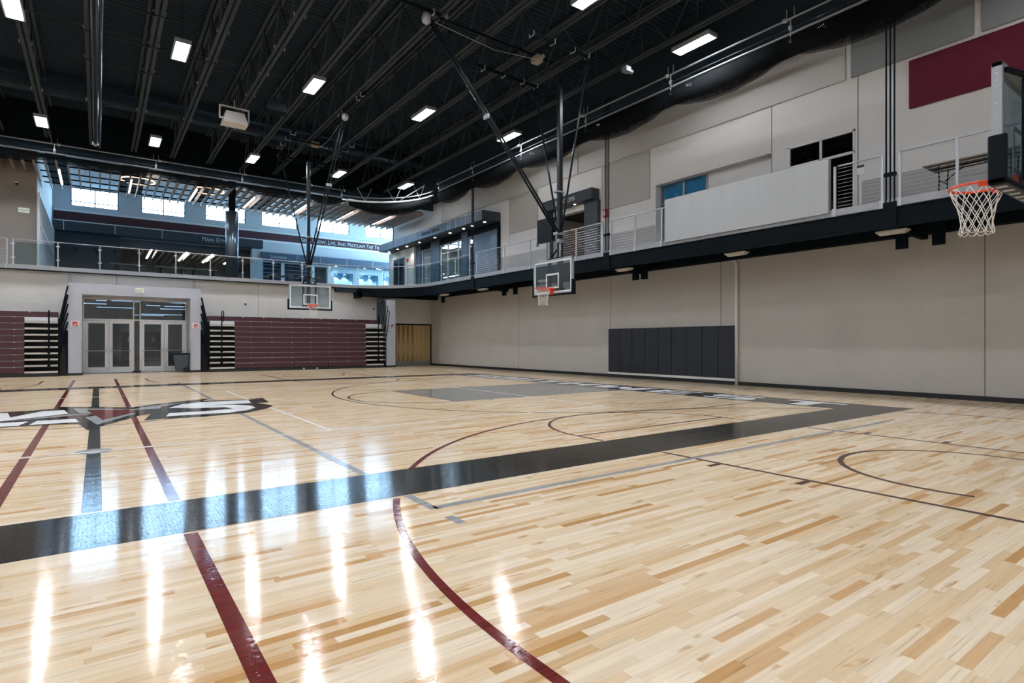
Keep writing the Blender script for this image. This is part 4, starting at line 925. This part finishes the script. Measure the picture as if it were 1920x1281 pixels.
for (x, y, l) in ((1.9, 40, 'glowing ring pendant left above the slats'), (5.6, 40, 'glowing ring pendant above slats near the round column')):
    r = empty('ring_pendant', (x, y, 10.9), l, 'pendant light', 'ring pendants')
    MB().tube([(x+.85*math.cos(2*PI*i/48), y+.85*math.sin(2*PI*i/48), 10.9) for i in range(48)], .035, 8, closed=True).build('ring', 'warm_light', r)
    mb = MB()
    for a in (0, 2.1, 4.2): mb.tube([(x+.85*math.cos(a), y+.85*math.sin(a), 10.93), (x, y, 11.4)], .005, 5)
    mb.build('wire', 'cable', r)
# main gym opening: header, dark side wall and the hall beyond
r = empty('gym_portal', (3.6, 45.3, 8.2), 'dark fascia lettered MAIN GYM over the wide lobby opening', 'portal')
bx('fascia', 'sign_dark', r, -2.2, 9.84, 44.7, 45.78, 8.36, 8.93)
for x in (-1.7, .9, 3.5): bx('fascia_joint', 'cable', r, x-.02, x+.02, 44.69, 44.7, 8.38, 8.92)
text('lettering', 'Main Gym', 'sign_text', r, (5.85, 44.68, 8.48), .42, '-Y', .03, small=.8, sx=.85)
struct(B(-2.2, 1.2, 45.3, 45.6, Z2, 8.36).build('wall_dark_left', 'sign_dark', None)); struct(B(9.2, 9.97, 45.3, 45.8, Z2, 8.4).build('wall_gym_jamb', 'pale_wall', None))
struct(B(-2.5, 14, 60, 60.3, Z2, 12).build('wall_main_gym', 'wall_taupe', None)); struct(B(-2.5, 14, 46, 60.3, 10.0, 10.1).build('ceiling_main_gym', 'dim_int', None)); struct(B(-2.5, 14, 46, 60.3, Z2-.15, Z2).build('floor_main_gym', 'carpet', None))
struct(B(-2.7, -2.5, 46.1, 60, Z2, 10).build('wall_main_gym_left', 'dim_int', None)); struct(B(13.8, 14, 46.1, 60, Z2, 10).build('wall_main_gym_right', 'cloud_white', None))
struct(B(4.6, 13.8, 57.5, 57.8, Z2, 7.2).build('wall_main_gym_dark', 'dark_wood', None))
struct(B(1.2, 9.2, 46.3, 46.5, 7.85, 8.5).build('trim_6', 'column_clad', None))
gs = empty('slat_canopy', (6, 50, 8.0), 'slatted ceiling seen inside the main gym opening', 'ceiling canopy')
for i in range(22): bx('slat', 'slat_brown', gs, 1.4+.42*i-.02, 1.4+.42*i+.02, 47, 57, 8.05, 8.25)
for i, x in enumerate((3.1, 5.3, 7.0, 8.6)):
    o = bx('linear_light', 'gym_light', None, x-.05, x+.05, 48, 53, 8.0, 8.06); MB().tube([(x, 50, 8.06), (x, 50, 10.0)], .008, 5).build('suspension_rod', 'cable', o); tag(o, ['leftmost long light inside main gym opening', 'second long light inside main gym opening', 'third long light inside the main gym opening', 'long light inside main gym opening, right behind round column'][i], 'light', 'main gym linear lights')
o = small_sign('exit_sign', 'exit_face', (7.55, 7.85, 57.4, 57.48, 5.9, 6.1), 'tiny green exit sign deep inside the main gym opening', 'exit sign')
# concessions
r = empty('concession_fascia', (15, 45.3, 7.6), 'dark blue fascia lettered concessions along back of the lobby', 'fascia')
bx('fascia', 'dark_wood_blue', r, 9.85, 22, 45.2, 45.78, 7.58, 8.18)
for x in (12.4, 14.2, 16.3, 18.5): bx('fascia_joint', 'cable', r, x-.012, x+.012, 45.19, 45.2, 7.6, 8.16)
text('lettering', 'Concessions', 'sign_text', r, (10.45, 45.18, 7.76), .30, '-Y', .02, small=.8, sx=.72)
for x in (13.2, 15.5, 17.9, 20.3):
    MB().lathe([(.07, 0), (.07, .012)], (x, 45.45, 7.565), 12).build('downlight', 'downlight', r)
    ld = bpy.data.lights.new('fascia_downlight', 'SPOT'); ld.energy = 40; ld.spot_size = 1.9; ld.spot_blend = .6; ld.color = (.85, .93, 1); ld.shadow_soft_size = .05
    lo = bpy.data.objects.new('fascia_downlight', ld); COL.objects.link(lo); lo.location = (x, 45.45, 7.5)
g = empty('roll_grille', (11.7, 45.75, Z2), 'closed roll down grille of concession counter with pale bars', 'grille')
mb = MB()
for i in range(34): x = 10.0+i*.1; mb.box(x-.012, x+.012, 45.74, 45.76, Z2, 7.5)
mb.build('bars', 'navy_flag', g); bx('centre_post', 'pale_trim', g, 11.35, 11.6, 45.7, 45.78, Z2, 7.5)
mb = MB()
for i in range(9): mb.box(10.0, 13.4, 45.745, 45.765, 4.9+i*.3, 4.92+i*.3)
mb.build('cross_rods', 'pale_trim', g)
struct(B(9.97, 15.2, 47.5, 47.7, Z2, 7.6).build('wall_concession', 'sign_dark', None)); struct(B(9.97, 10.1, 46.1, 47.5, Z2, 7.6).build('wall_concession_side', 'sign_dark', None)); struct(B(15.1, 15.2, 46.1, 47.5, Z2, 7.6).build('wall_concession_end', 'sign_dark', None)); struct(B(9.97, 15.2, 46.1, 47.7, 7.55, 7.7).build('ceiling_concession', 'dim_int', None))
tag(bx('counter', 'black_paint', None, 13.5, 15.0, 46.15, 46.7, Z2, 5.7), 'dark counter inside the right concession opening', 'counter')
nl = ['leftmost lit display niche in lobby back wall', 'middle lit display niche in lobby back wall', 'rightmost lit display niche beside the offices pier']
for i, (a, b_) in enumerate(((15.45, 17.05), (17.59, 19.23), (19.76, 21.4))):
    r = empty('display_case', ((a+b_)/2, 46.1, 5.2), nl[i], 'display case', 'trophy display niches')
    mb = MB(); mb.box(a, b_, 46.7, 46.75, 5.2, 7.1); mb.box(a, b_, 46.1, 46.7, 5.15, 5.2); mb.box(a, b_, 46.1, 46.7, 7.08, 7.12); mb.box(a-.03, a, 46.1, 46.75, 5.2, 7.1); mb.box(b_, b_+.03, 46.1, 46.75, 5.2, 7.1); mb.build('case', 'niche_blue', r)
    bx('shelf', 'glass_rail', r, a, b_, 46.25, 46.68, 6.1, 6.12); bx('divider', 'pale_trim', r, (a+b_)/2-.03, (a+b_)/2+.03, 45.8, 45.86, 5.2, 7.08)
    for q in (.27, .73):
        x = a+(b_-a)*q; MB().lathe([(.05, 0), (.05, .01)], (x, 46.5, 7.06), 10).build('niche_spot', 'niche_light', r)
        ld = bpy.data.lights.new('niche_spot', 'SPOT'); ld.energy = 140; ld.spot_size = 1.5; ld.color = (.8, .92, 1); ld.shadow_soft_size = .03
        lo = bpy.data.objects.new('niche_spot', ld); COL.objects.link(lo); lo.location = (x, 46.5, 7.03)
    for q in (.15, .4, .62, .85):
        x = a+(b_-a)*q; h = .18+.1*((q*37) % 1)
        o = MB().lathe([(.06, 0), (.06, .04), (.015, .07), (.02, h*.6), (.07, h)], (x, 46.45, 5.2), 12).build('trophy', 'warm_light' if False else 'letter_silver', None, smooth=True)
        tag(o, 'small silver trophy cup in %s lit lobby niche, %s from left' % (('the leftmost', 'the middle', 'the rightmost')[i], {.15: 'first', .4: 'second', .62: 'third', .85: 'fourth'}[q]), 'trophy', 'trophies in the lobby niches')
# lobby tables
tl = ['pale topped cafe table in the lobby behind third glass pane from left', 'cafe table in lobby left of the round column', 'cafe table in the lobby just left of round column', 'long cafe table in lobby right of the round column', 'cafe table in the lobby near far hoop mast']
for i, (x, y, w_) in enumerate(((1.3, 37, 1.6), (3.3, 37, 1.6), (4.9, 37, 1.6), (9.2, 37.5, 1.5), (11.0, 37.5, 1.5))):
    r = empty('lobby_table', (x, y, Z2), tl[i], 'table', 'lobby tables')
    bx('table_top', 'table_top', r, x-w_/2, x+w_/2, y-.4, y+.4, Z2+.90, Z2+.94, bevel=.01)
    for s_ in (-1, 1):
        mb = MB(); mb.box(x+s_*.5-.04, x+s_*.5+.04, y-.04, y+.04, Z2+.04, Z2+.9); mb.box(x+s_*.5-.06, x+s_*.5+.06, y-.3, y+.3, Z2, Z2+.04); mb.build('leg', 'pad_black', r)
    bx('bench', 'table_top', r, x-w_/2, x+w_/2, y-.75, y-.5, Z2+.45, Z2+.49)
    mb = MB(); mb.box(x-.05, x+.05, y-.68, y-.05, Z2+.38, Z2+.45); mb.box(x-.05, x+.05, y-.65, y-.57, Z2, Z2+.4); mb.build('bench_arm', 'navy_flag', r)

# ================================================================ BASKETS
def hoop(label, mast=True):
    r = local_root('basketball_hoop', label, 'basketball hoop')
    z0, z1 = 2.86, 3.93; hw = .915
    bx('glass_board', 'glass_board', r, -hw+.03, hw-.03, -.012, 0, z0+.03, z1-.03)
    mb = MB()
    for a in ((-hw, -hw+.045, z0, z1), (hw-.045, hw, z0, z1), (-hw, hw, z0, z0+.045), (-hw, hw, z1-.045, z1)): mb.box(a[0], a[1], -.03, .05, a[2], a[3])
    mb.build('board_frame', 'board_steel', r, bevel=.004)
    mb = MB()
    for a in ((-hw+.045, -hw+.095, z0+.045, z1-.045), (hw-.095, hw-.045, z0+.045, z1-.045), (-hw+.045, hw-.045, z0+.045, z0+.095), (-hw+.045, hw-.045, z1-.095, z1-.045), (-.305, -.255, z0+.18, z0+.64), (.255, .305, z0+.18, z0+.64), (-.305, .305, z0+.59, z0+.64), (-.305, .305, z0+.18, z0+.23)): mb.box(a[0], a[1], -.016, -.0125, a[2], a[3])
    mb.build('target_lines', 'board_white', r)
    mb = MB()
    for s_ in (-1, 1): mb.box(s_*(hw+.035), s_*(hw-.02), -.05, .09, z0-.05, z0+.40)
    mb.box(-hw-.035, hw+.035, -.05, .09, z0-.05, z0+.012); mb.build('edge_pad', 'pad_black', r, bevel=.015)
    mb = MB()
    for k in range(9): mb.box(-.8+k*.2-.04, -.8+k*.2+.04, -.02, .06, z0-.056, z0-.048)
    for k, z in enumerate((3.88, 3.82, 3.76, 3.7, 3.55, 3.45, 3.2+.2)):
        for s_ in (-1, 1): mb.tube([(s_*(hw+.002), .01, z), (s_*(hw-.01), .01, z)], .011, 6)
    mb.build('bolt', 'chrome', r)
    # rim
    mb = MB(); rc = (0, -.38, 3.02)
    mb.tube([(rc[0]+.235*math.cos(2*PI*i/40), rc[1]+.235*math.sin(2*PI*i/40), rc[2]) for i in range(40)], .013, 8, closed=True)
    mb.tube([(.07, -.13, 3.0), (.14, -.22, 3.0), (.16, -.24, 3.01)], .010, 6); mb.tube([(-.07, -.13, 3.0), (-.14, -.22, 3.0), (-.16, -.24, 3.01)], .010, 6)
    # flange skirt behind the ring
    for i in range(16):
        a0, a1 = PI*.1+i*PI*.8/16, PI*.1+(i+1)*PI*.8/16
        P0 = [(rc[0]+.24*math.cos(t), rc[1]+.24*math.sin(t)) for t in (a0, a1)]
        mb.poly([(P0[0][0], P0[0][1], 3.035), (P0[1][0], P0[1][1], 3.035), (P0[1][0], P0[1][1], 2.972), (P0[0][0], P0[0][1], 2.972)])
    mb.box(-.09, .09, -.16, -.02, 2.95, 3.03); mb.box(-.075, .075, -.06, -.02, 2.84, 3.06)
    mb.build('rim', 'orange', r, smooth=False)
    for i in range(12):
        t = 2*PI*i/12; MB().tube([(rc[0]+.235*math.cos(t), rc[1]+.235*math.sin(t), 3.012), (rc[0]+.235*math.cos(t), rc[1]+.235*math.sin(t), 2.995)], .006, 5).build('net_hook', 'orange', r)
    # net: 12 pairs of crossing cords tapering then flaring slightly
    mb = MB(); N = 12; rows = 5
    prof = [.232, .20, .165, .145, .135, .143]; zz = [3.0, 2.905, 2.81, 2.725, 2.64, 2.555]
    rnd = random.Random(3)
    jit = {}
    def kp(i, k):
        key = (round(i*2) % (2*N), k)
        if key not in jit: jit[key] = (rnd.uniform(-.006, .006), rnd.uniform(-.008, .008))
        a = 2*PI*i/N; rr = prof[k]+jit[key][0]; return Vector((rc[0]+rr*math.cos(a), rc[1]+rr*math.sin(a), zz[k]+(jit[key][1] if k else 0)))
    for i in range(N):
        for s_ in (-1, 1):
            pts = []
            for k in range(rows+1): pts.append(kp(i+s_*k*.5, k))
            fine = []
            for a, b_ in zip(pts, pts[1:]): fine += [a, (a+b_)/2+Vector((0, 0, -.004))]
            fine.append(pts[-1]); mb.tube(fine, .0042, 5)
    for i in range(N):   # loops along the hem
        a = kp(i+.5*(rows % 2), rows); b_ = kp(i+1+.5*(rows % 2), rows); m_ = (a+b_)/2+Vector((0, 0, -.03)); mb.tube([a, (a+m_)/2+Vector((0, 0, -.012)), m_, (b_+m_)/2+Vector((0, 0, -.012)), b_], .0045, 5)
    mb.build('net', 'cord', r, smooth=True)
    # carrier behind the board
    mb = MB(); mb.box(-.07, .07, .22, .36, 2.92, 9.36); mb.build('mast', 'dark_pipe', r, bevel=.02)
    mb = MB(); mb.box(-.30, -.24, .05, .16, 2.95, 3.95); mb.box(.24, .30, .05, .16, 2.95, 3.95); mb.box(-.3, .3, .05, .22, 2.98, 3.06); mb.box(-.3, .3, .05, .22, 3.9, 3.98)
    mb.bar((-.28, .14, 3.97), (-.05, .3, 4.35), .04, .04); mb.bar((.28, .14, 3.97), (.05, .3, 4.35), .04, .04)
    for s_ in (-1, 1): mb.bar((s_*.85, .06, 3.86), (s_*.25, .16, 3.9), .03, .04)
    mb.build('board_bracket', 'black_steel', r)
    mb = MB(); mb.tube([(.12, .2, 4.0), (.12, .2, 4.55)], .03, 8); mb.box(.05, .17, .12, .26, 4.45, 4.55); mb.build('height_actuator', 'dull_steel', r)
    mb = MB(); mb.tube([(-1.16, .29, 9.22), (1.16, .29, 9.22)], .03, 8); mb.tube([(-1.3, .29, 9.36), (1.3, .29, 9.36)], .045, 8); mb.build('header_pipe', 'black_steel', r)
    for s_ in (-1, 1): MB().tube([(s_*1.13, .29, 9.2), (s_*.06, .29, 4.75)], .03, 8).build('side_brace', 'dark_pipe', r, smooth=True)
    mb = MB()
    for s_ in (-.05, .07): mb.tube([(s_, .2, 4.75), (s_, -4.2, 9.85)], .032, 8)
    mb.build('folding_brace', 'dark_pipe', r, smooth=True)
    for a in ((-.1, .12, -2.46, -2.40, 7.66, 7.78), (-.09, .09, .1, .4, 4.7, 4.78), (-.09, .09, .1, .4, 6.0, 6.05)): bx('brace_clamp', 'dull_steel', r, *a)
    mb = MB(); mb.tube([(0, .1, 5.0), (0, -4.1, 9.8)], .004, 5); mb.tube([(0, -4.2, 9.85), (.1, -2.2, 9.62), (.2, -.6, 9.75)], .006, 5); mb.build('hoist_cable', 'cable', r)
    MB().lathe([(.03, -.16), (.11, -.1), (.13, 0), (.11, .1), (.03, .16)], (0, -4.3, 9.86), 14).build('hoist_pulley', 'rail_grey', r, smooth=True)
    # ceiling pipes
    mb = MB(); mb.tube([(0, -6.2, 10.08), (0, -3.9, 10.08)], .05, 8); mb.tube([(.0, -3.9, 10.0), (0, -.2, 9.95)], .035, 8); mb.tube([(-1.2, .35, 9.72), (-1.2, -2.0, 9.78)], .05, 8); mb.tube([(1.2, .35, 9.72), (1.2, -2.0, 9.78)], .05, 8)
    mb.tube([(-1.2, -1.0, 9.75), (1.2, -1.0, 9.75)], .03, 8)
    for s_ in (-1.2, 1.2): mb.tube([(s_, .29, 9.2), (s_, .29, 9.75)], .03, 6)
    mb.build('mounting_pipe', 'black_steel', r)
    for s_ in (-1.2, 1.2):
        for y in (.3, -.25, -1.0, -1.75): MB().tube([(s_-.1, y, 9.8), (s_-.1, y, 9.68), (s_+.1, y, 9.68), (s_+.1, y, 9.8)], .014, 5).build('pipe_clamp', 'rail_grey', r)
    for y in (-6.0, -5.6, -4.1, -3.7): bx('pipe_clamp', 'rail_grey', r, -.07, .07, y-.02, y+.02, 10.02, 10.16)
    mb = MB(); mb.box(-.12, .16, -.75, -.5, 9.75, 9.95); mb.tube([(-.16, -.6, 9.85), (.3, -.6, 9.85)], .06, 10); mb.build('winch', 'tan_paint', r, bevel=.01)
    return r
h1 = hoop('main basketball hoop hung from the ceiling in front of right wall')
place(h1, (11.25, 13.38, 0), -PI/2)
h2 = copy_tree(h1); place(h2, (7.50, 25.28, 0), 0); h2['label'] = 'far basketball hoop hung above the bleachers beyond centre court'
h3 = copy_tree(h1); place(h3, (7.53, 1.62, 0), PI); h3['label'] = 'near basketball hoop cut by the right edge of the picture'
for h in (h1, h2, h3): h['group'] = 'ceiling hung basketball hoops'
# shot clock behind the main mast
o = bx('shot_clock', 'pad_black', None, 11.75, 11.90, 14.02, 14.78, 4.66, 5.42, bevel=.01); tag(o, 'black boxy shot clock fixed left of main hoop mast', 'shot clock'); MB().bar((11.85, 14.05, 5.0), (11.62, 13.46, 5.0), .05, .05).build('bracket', 'black_steel', o)

# ================================================================ CEILING: lamps, nets, speakers
def lamp():
    r = local_root('high_bay_light', '', 'light'); r['group'] = 'high bay ceiling lights'
    bx('lens', 'lamp_lens', r, -.17, .17, -.60, .60, -.012, 0)
    mb = MB(); mb.box(-.21, .21, -.64, .64, .03, .10); mb.box(-.21, .21, -.64, -.61, -.02, .04); mb.box(-.21, .21, .61, .64, -.02, .04); mb.box(-.215, -.175, -.64, .64, -.02, .04); mb.box(.175, .215, -.64, .64, -.02, .04); mb.build('housing', 'rail_grey', r)
    for s_ in (-.45, .45): MB().tube([(0, s_, .1), (0, s_, ZD-10.04)], .005, 5).build('hanger', 'black_steel', r)
    return r
L0 = lamp(); first = True
vis = {(-1.78,19.5):'second row, high bay light left of the dark curtain pipe', (2.0,19.5):'big high bay light upper left, just right of dark curtain pipe', (5.9,19.5):'high bay light between the white speaker and main hoop brace', (10.0,19.5):'high bay light right of main brace, centre of the picture', (14.0,19.5):'high bay light behind main hoop brace near the netting',
 (-1.78,28.9):'small far high bay light above the taupe wall at left', (2.0,28.9):'small far high bay light over the door portal', (5.9,28.9):'small far high bay light left of the far hoop mast', (10.0,28.9):'small far high bay light right of far hoop mast', (13.8,28.9):'farthest small high bay light near corner netting', (14.0,10.2):'large high bay light at upper right near netting', (10.0,10.4):'high bay light cut by top edge of the picture'}
vis[(-1.78,19.5)] = 'high bay light cut by the top left corner'
vis = {k: v for k, v in vis.items()}
for y in (19.5, 28.9, 10.3, 1.2):
    for x in (-1.78, 2.0, 5.9, 10.0, 14.0, -5.7, -9.6, -13.5):
        r = L0 if first else copy_tree(L0); first = False
        xx = 13.75 if (x == 14.0 and y == 28.9) else x
        place(r, (xx, y, 10.04))
        lab = None
        for (a, b_), v in vis.items():
            if abs(a-xx) < .1 and abs(b_-y) < .2: lab = v
        r['label'] = lab or 'high bay ceiling light outside the picture'
# the top-left lamp sits nearer than its row
r = copy_tree(L0); place(r, (-1.75, 13.1, 10.04)); r['label'] = 'high bay light cut by the top left corner, nearest of its file'
for o in COL.objects:
    if o.get('label') == 'high bay light cut by the top left corner': o['label'] = 'high bay light at the left under the ceiling joist, second in its file'

# divider curtain rolled up over centre court
r = empty('divider_curtain_track', (0, 20, 9.0), 'dark rolled divider curtain pipe running along ceiling over centre court', 'curtain track')
MB().tube([(-.07, 2, 9.05), (-.07, 27.0, 9.05)], .06, 12).build('curtain_roll', 'black_paint', r, smooth=True); MB().tube([(.07, 2, 8.98), (.07, 27.4, 8.98)], .03, 10).build('drive_pipe', 'dark_pipe', r, smooth=True); MB().tube([(0, 2, 9.12), (0, 27.2, 9.12)], .02, 6).build('guide_pipe', 'dark_pipe', r)
mb = MB()
for y in (5, 9, 13, 17, 21, 25, 26.9): mb.tube([(0, y, 9.12), (0, y, ZC)], .012, 6)
mb.build('drop_rod', 'black_steel', r); MB().lathe([(.03,-.1),(.1,-.05),(.1,.05),(.03,.1)], (-.07, 27.1, 9.02), 12).build('end_hook', 'rail_grey', r)
for k, y in enumerate((15.7, 17.8, 19.8, 21.8)):
    mb = MB(); mb.tube([(-.6, y, ZC-.08), (1.9 if k % 2 else 3.2, y, ZC-.08)], .02, 6)
    for x in (-.35, 0, 1.2, 1.5):
        mb.box(x-.02, x+.02, y-.02, y+.02, ZC-.12, ZC)
    tag(mb.build('support_pipe', 'dark_pipe', None), 'thin cross pipe clamped to joists beside curtain track, %s from near end' % ('first', 'second', 'third', 'fourth')[k], 'pipe', 'cross pipes at the curtain track')

# ball-stop netting gathered under the roof: right side, corner, far side
def swag(par, pt, tang, s0, s1, zt, zc, zs, lay, side):
    """one bay of gathered netting. pt(s)->(x,y); zt top, zc bottom at the ties, zs extra sag in mid bay"""
    L_ = s1-s0
    def fn(u, v):
        s = s0+L_*u; x, y = pt(s); k = 4*u*(1-u); zb = zc-zs*k*(.55+.45*lay)
        tx, ty = tang(s); z = zt+(zb-zt)*v
        b = side*(.05+.16*lay)*math.sin(PI*v)*(.35+.65*k)+.02*math.sin(9*u*PI+lay*5)*v
        z -= 0
        return (x-ty*b, y+tx*b, z)
    mb = MB(); mb.grid(fn, 22, 7, lambda u, v: (L_*u, (zt-zc+zs*4*u*(1-u))*v))
    return mb.build('net_layer', 'net_black', par, smooth=True)
def net_run(name, label, pt, tang, knots, z, zc=8.95, zs=.38):
    r = empty(name, (*pt(knots[0]), z), label, 'netting')
    for i, (a, b_) in enumerate(zip(knots, knots[1:])):
        for lay, side in ((0, 1), (0, -1), (.35, 1), (.35, -1), (.7, -1), (1.0, 1), (1.0, -1)): swag(r, pt, tang, a, b_, z-.05, zc+.12*(1-lay), zs, lay, side)
    for dz, off, rad in ((.40, 0, .03), (.14, .0, .022), (0, -.0, .032)):
        n = 60; P_ = []
        for i in range(n+1):
            s = knots[0]+(knots[-1]-knots[0])*i/n; x, y = pt(s); P_.append((x, y, z+dz))
        MB().tube(P_, rad, 8).build('support_pipe', 'dull_steel' if dz != .14 else 'dark_pipe', r, smooth=True)
    for k in knots:
        x, y = pt(k); tx, ty = tang(k); mb = MB()
        for dx in (-.1, .1): mb.tube([(x+tx*dx, y+ty*dx, z+.4), (x+tx*dx, y+ty*dx, ZC+.02)], .012, 6)
        mb.tube([(x, y, z+.4), (x, y, zc+.35)], .016, 6); mb.lathe([(.02, -.06), (.07, -.03), (.07, .03), (.02, .06)], (x+tx*.15, y+ty*.15, z+.4), 10); mb.box(x-.04, x+.04, y-.04, y+.04, z+.1, z+.2)
        mb.lathe([(.05, -.02), (.05, .02)], (x, y, zc+.33), 10)
        mb.build('hanger_clamp', 'rail_grey', r)
    return r
net_run('ball_netting', 'black netting gathered in swags along right side under the roof', lambda s: (14.72, s), lambda s: (0, 1), [-4, .05, 3.95, 7.83, 11.7, 15.6, 19.6, 23.5, 26.9], 9.5)
net_run('ball_netting', 'black netting gathered above the far upper balcony', lambda s: (s, 31.3), lambda s: (1, 0), [-10.2, -6.3, -1.5, 2.2, 5.9, 9.2, 11.0], 9.5, 9.22, .27)
# the curved corner
def cpt(s): a = s; return (11.0+3.72*math.sin(a), 27.58+3.72*math.cos(a))
def ctan(s): return (math.cos(s), -math.sin(s))
r = empty('ball_netting', (*cpt(0), 9.3), 'black netting swag in the curved far corner with pale pipe above', 'netting')
for lay, side in ((0,1),(0,-1),(.4,1),(.4,-1),(.7,1),(1,1),(1,-1)):
    def fnc(u, v, lay=lay, side=side):
        a = .1+1.42*u; k = 4*u*(1-u); x, y = cpt(a); zb = 9.12-.50*k*(.5+.5*lay); z = 9.35+(zb-9.35)*v
        b = side*(.05+.2*lay)*math.sin(PI*v)*k; return (x+math.sin(a)*b, y+math.cos(a)*b, z)
    mb = MB(); mb.grid(fnc, 26, 8, lambda u, v: (5.6*u, 1.1*v)); mb.build('net_layer', 'net_black', r, smooth=True)
for z, rad, m_ in ((9.4, .05, 'white_metal'), (9.62, .03, 'dull_steel')): MB().tube([(*cpt(a/20*PI/2), z) for a in range(21)], rad, 8).build('support_pipe', m_, r, smooth=True)
for a in (.35, .8, 1.25):
    x, y = cpt(a); tx, ty = ctan(a)
    MB().tube([(x-tx*.45, y-ty*.45, ZC), (x, y, 9.42), (x+tx*.35, y+ty*.35, ZC)], .022, 6).build('v_hanger', 'chrome', r)
MB().tube([(*cpt(.9), 9.5), (*cpt(1.35), 10.1)], .025, 6).build('v_hanger', 'chrome', r)

# ceiling speaker and other hung boxes
def prismbox(name, m, par, c, w_, d, h, taper):
    x, y, z = c; mb = MB(); lo = [(x-w_/2, y-d/2), (x+w_/2, y-d/2), (x+w_/2, y+d/2), (x-w_/2, y+d/2)]
    a = [mb.bm.verts.new((px, py, z)) for px, py in lo]; b_ = [mb.bm.verts.new((x+(px-x)*taper, y+(py-y)*taper, z+h)) for px, py in lo]
    mb.bm.faces.new(a[::-1]); mb.bm.faces.new(b_)
    for i in range(4): mb.bm.faces.new((a[i], a[(i+1) % 4], b_[(i+1) % 4], b_[i]))
    return mb.build(name, m, par, bevel=.01)
r = empty('ceiling_speaker', (4.0, 22.6, 9.3), 'white horn shaped speaker box hung under the ceiling at left', 'speaker')
prismbox('cabinet', 'speaker_white', r, (4.0, 22.6, 9.25), .84, .6, .42, .72)
mb = MB(); mb.box(3.52, 4.48, 22.56, 22.64, 9.86, 9.9); mb.box(3.5, 3.54, 22.56, 22.64, 9.45, 9.9); mb.box(4.46, 4.5, 22.56, 22.64, 9.45, 9.9); mb.box(3.5, 3.66, 22.56, 22.64, 9.42, 9.47); mb.box(4.34, 4.5, 22.56, 22.64, 9.42, 9.47); mb.tube([(4.0, 22.6, 9.88), (4.0, 22.6, ZC)], .02, 6); mb.build('yoke', 'speaker_white', r)
o = prismbox('ceiling_speaker', 'black_paint', None, (5.1, 21.3, 9.55), .7, .4, .35, .9); tag(o, 'black box speaker high between joists left of the big lamp', 'speaker')
mb = MB(); mb.tube([(5.1, 21.3, 9.9), (5.1, 21.3, ZC)], .015, 6); mb.build('drop_rod', 'black_steel', o)
r = empty('camera_rig', (12.9, 11.9, 9.7), 'small cluster of hung hardware beside right netting', 'camera rig')
mb = MB(); mb.box(12.8, 13.0, 11.8, 12.0, 9.55, 9.7); mb.tube([(12.85, 11.9, 9.6), (13.15, 11.9, 9.62)], .07, 10); mb.build('body', 'dull_steel', r)
mb = MB()
for a, b_ in ((-.12, -.1), (.12, -.1), (-.12, .1), (.12, .1)): mb.tube([(12.9+a, 11.9+b_, 9.65), (12.9+a, 11.9+b_, ZD)], .01, 6)
mb.build('rod', 'dark_pipe', r)
# round duct crossing the far part of the ceiling
o = MB().tube([(XL+.1, 27.4, 10.95), (14, 27.4, 10.95)], .3, 20).build('round_duct', 'deck_black', None, smooth=True); tag(o, 'large round black duct crossing ceiling above the far lights', 'duct')
# downlights seen in the dark soffit behind the netting
for i, y in enumerate((7.6, 11.9, 16.2, 20.4)):
    o = MB().lathe([(.11, 0), (.11, .02)], (15.9, y, 9.96), 16).build('recessed_light', 'troffer', None)
    tag(o, 'small round light hung behind right netting, %s from near end' % ('first', 'second', 'third', 'fourth')[i], 'light', 'round lights above the balcony')
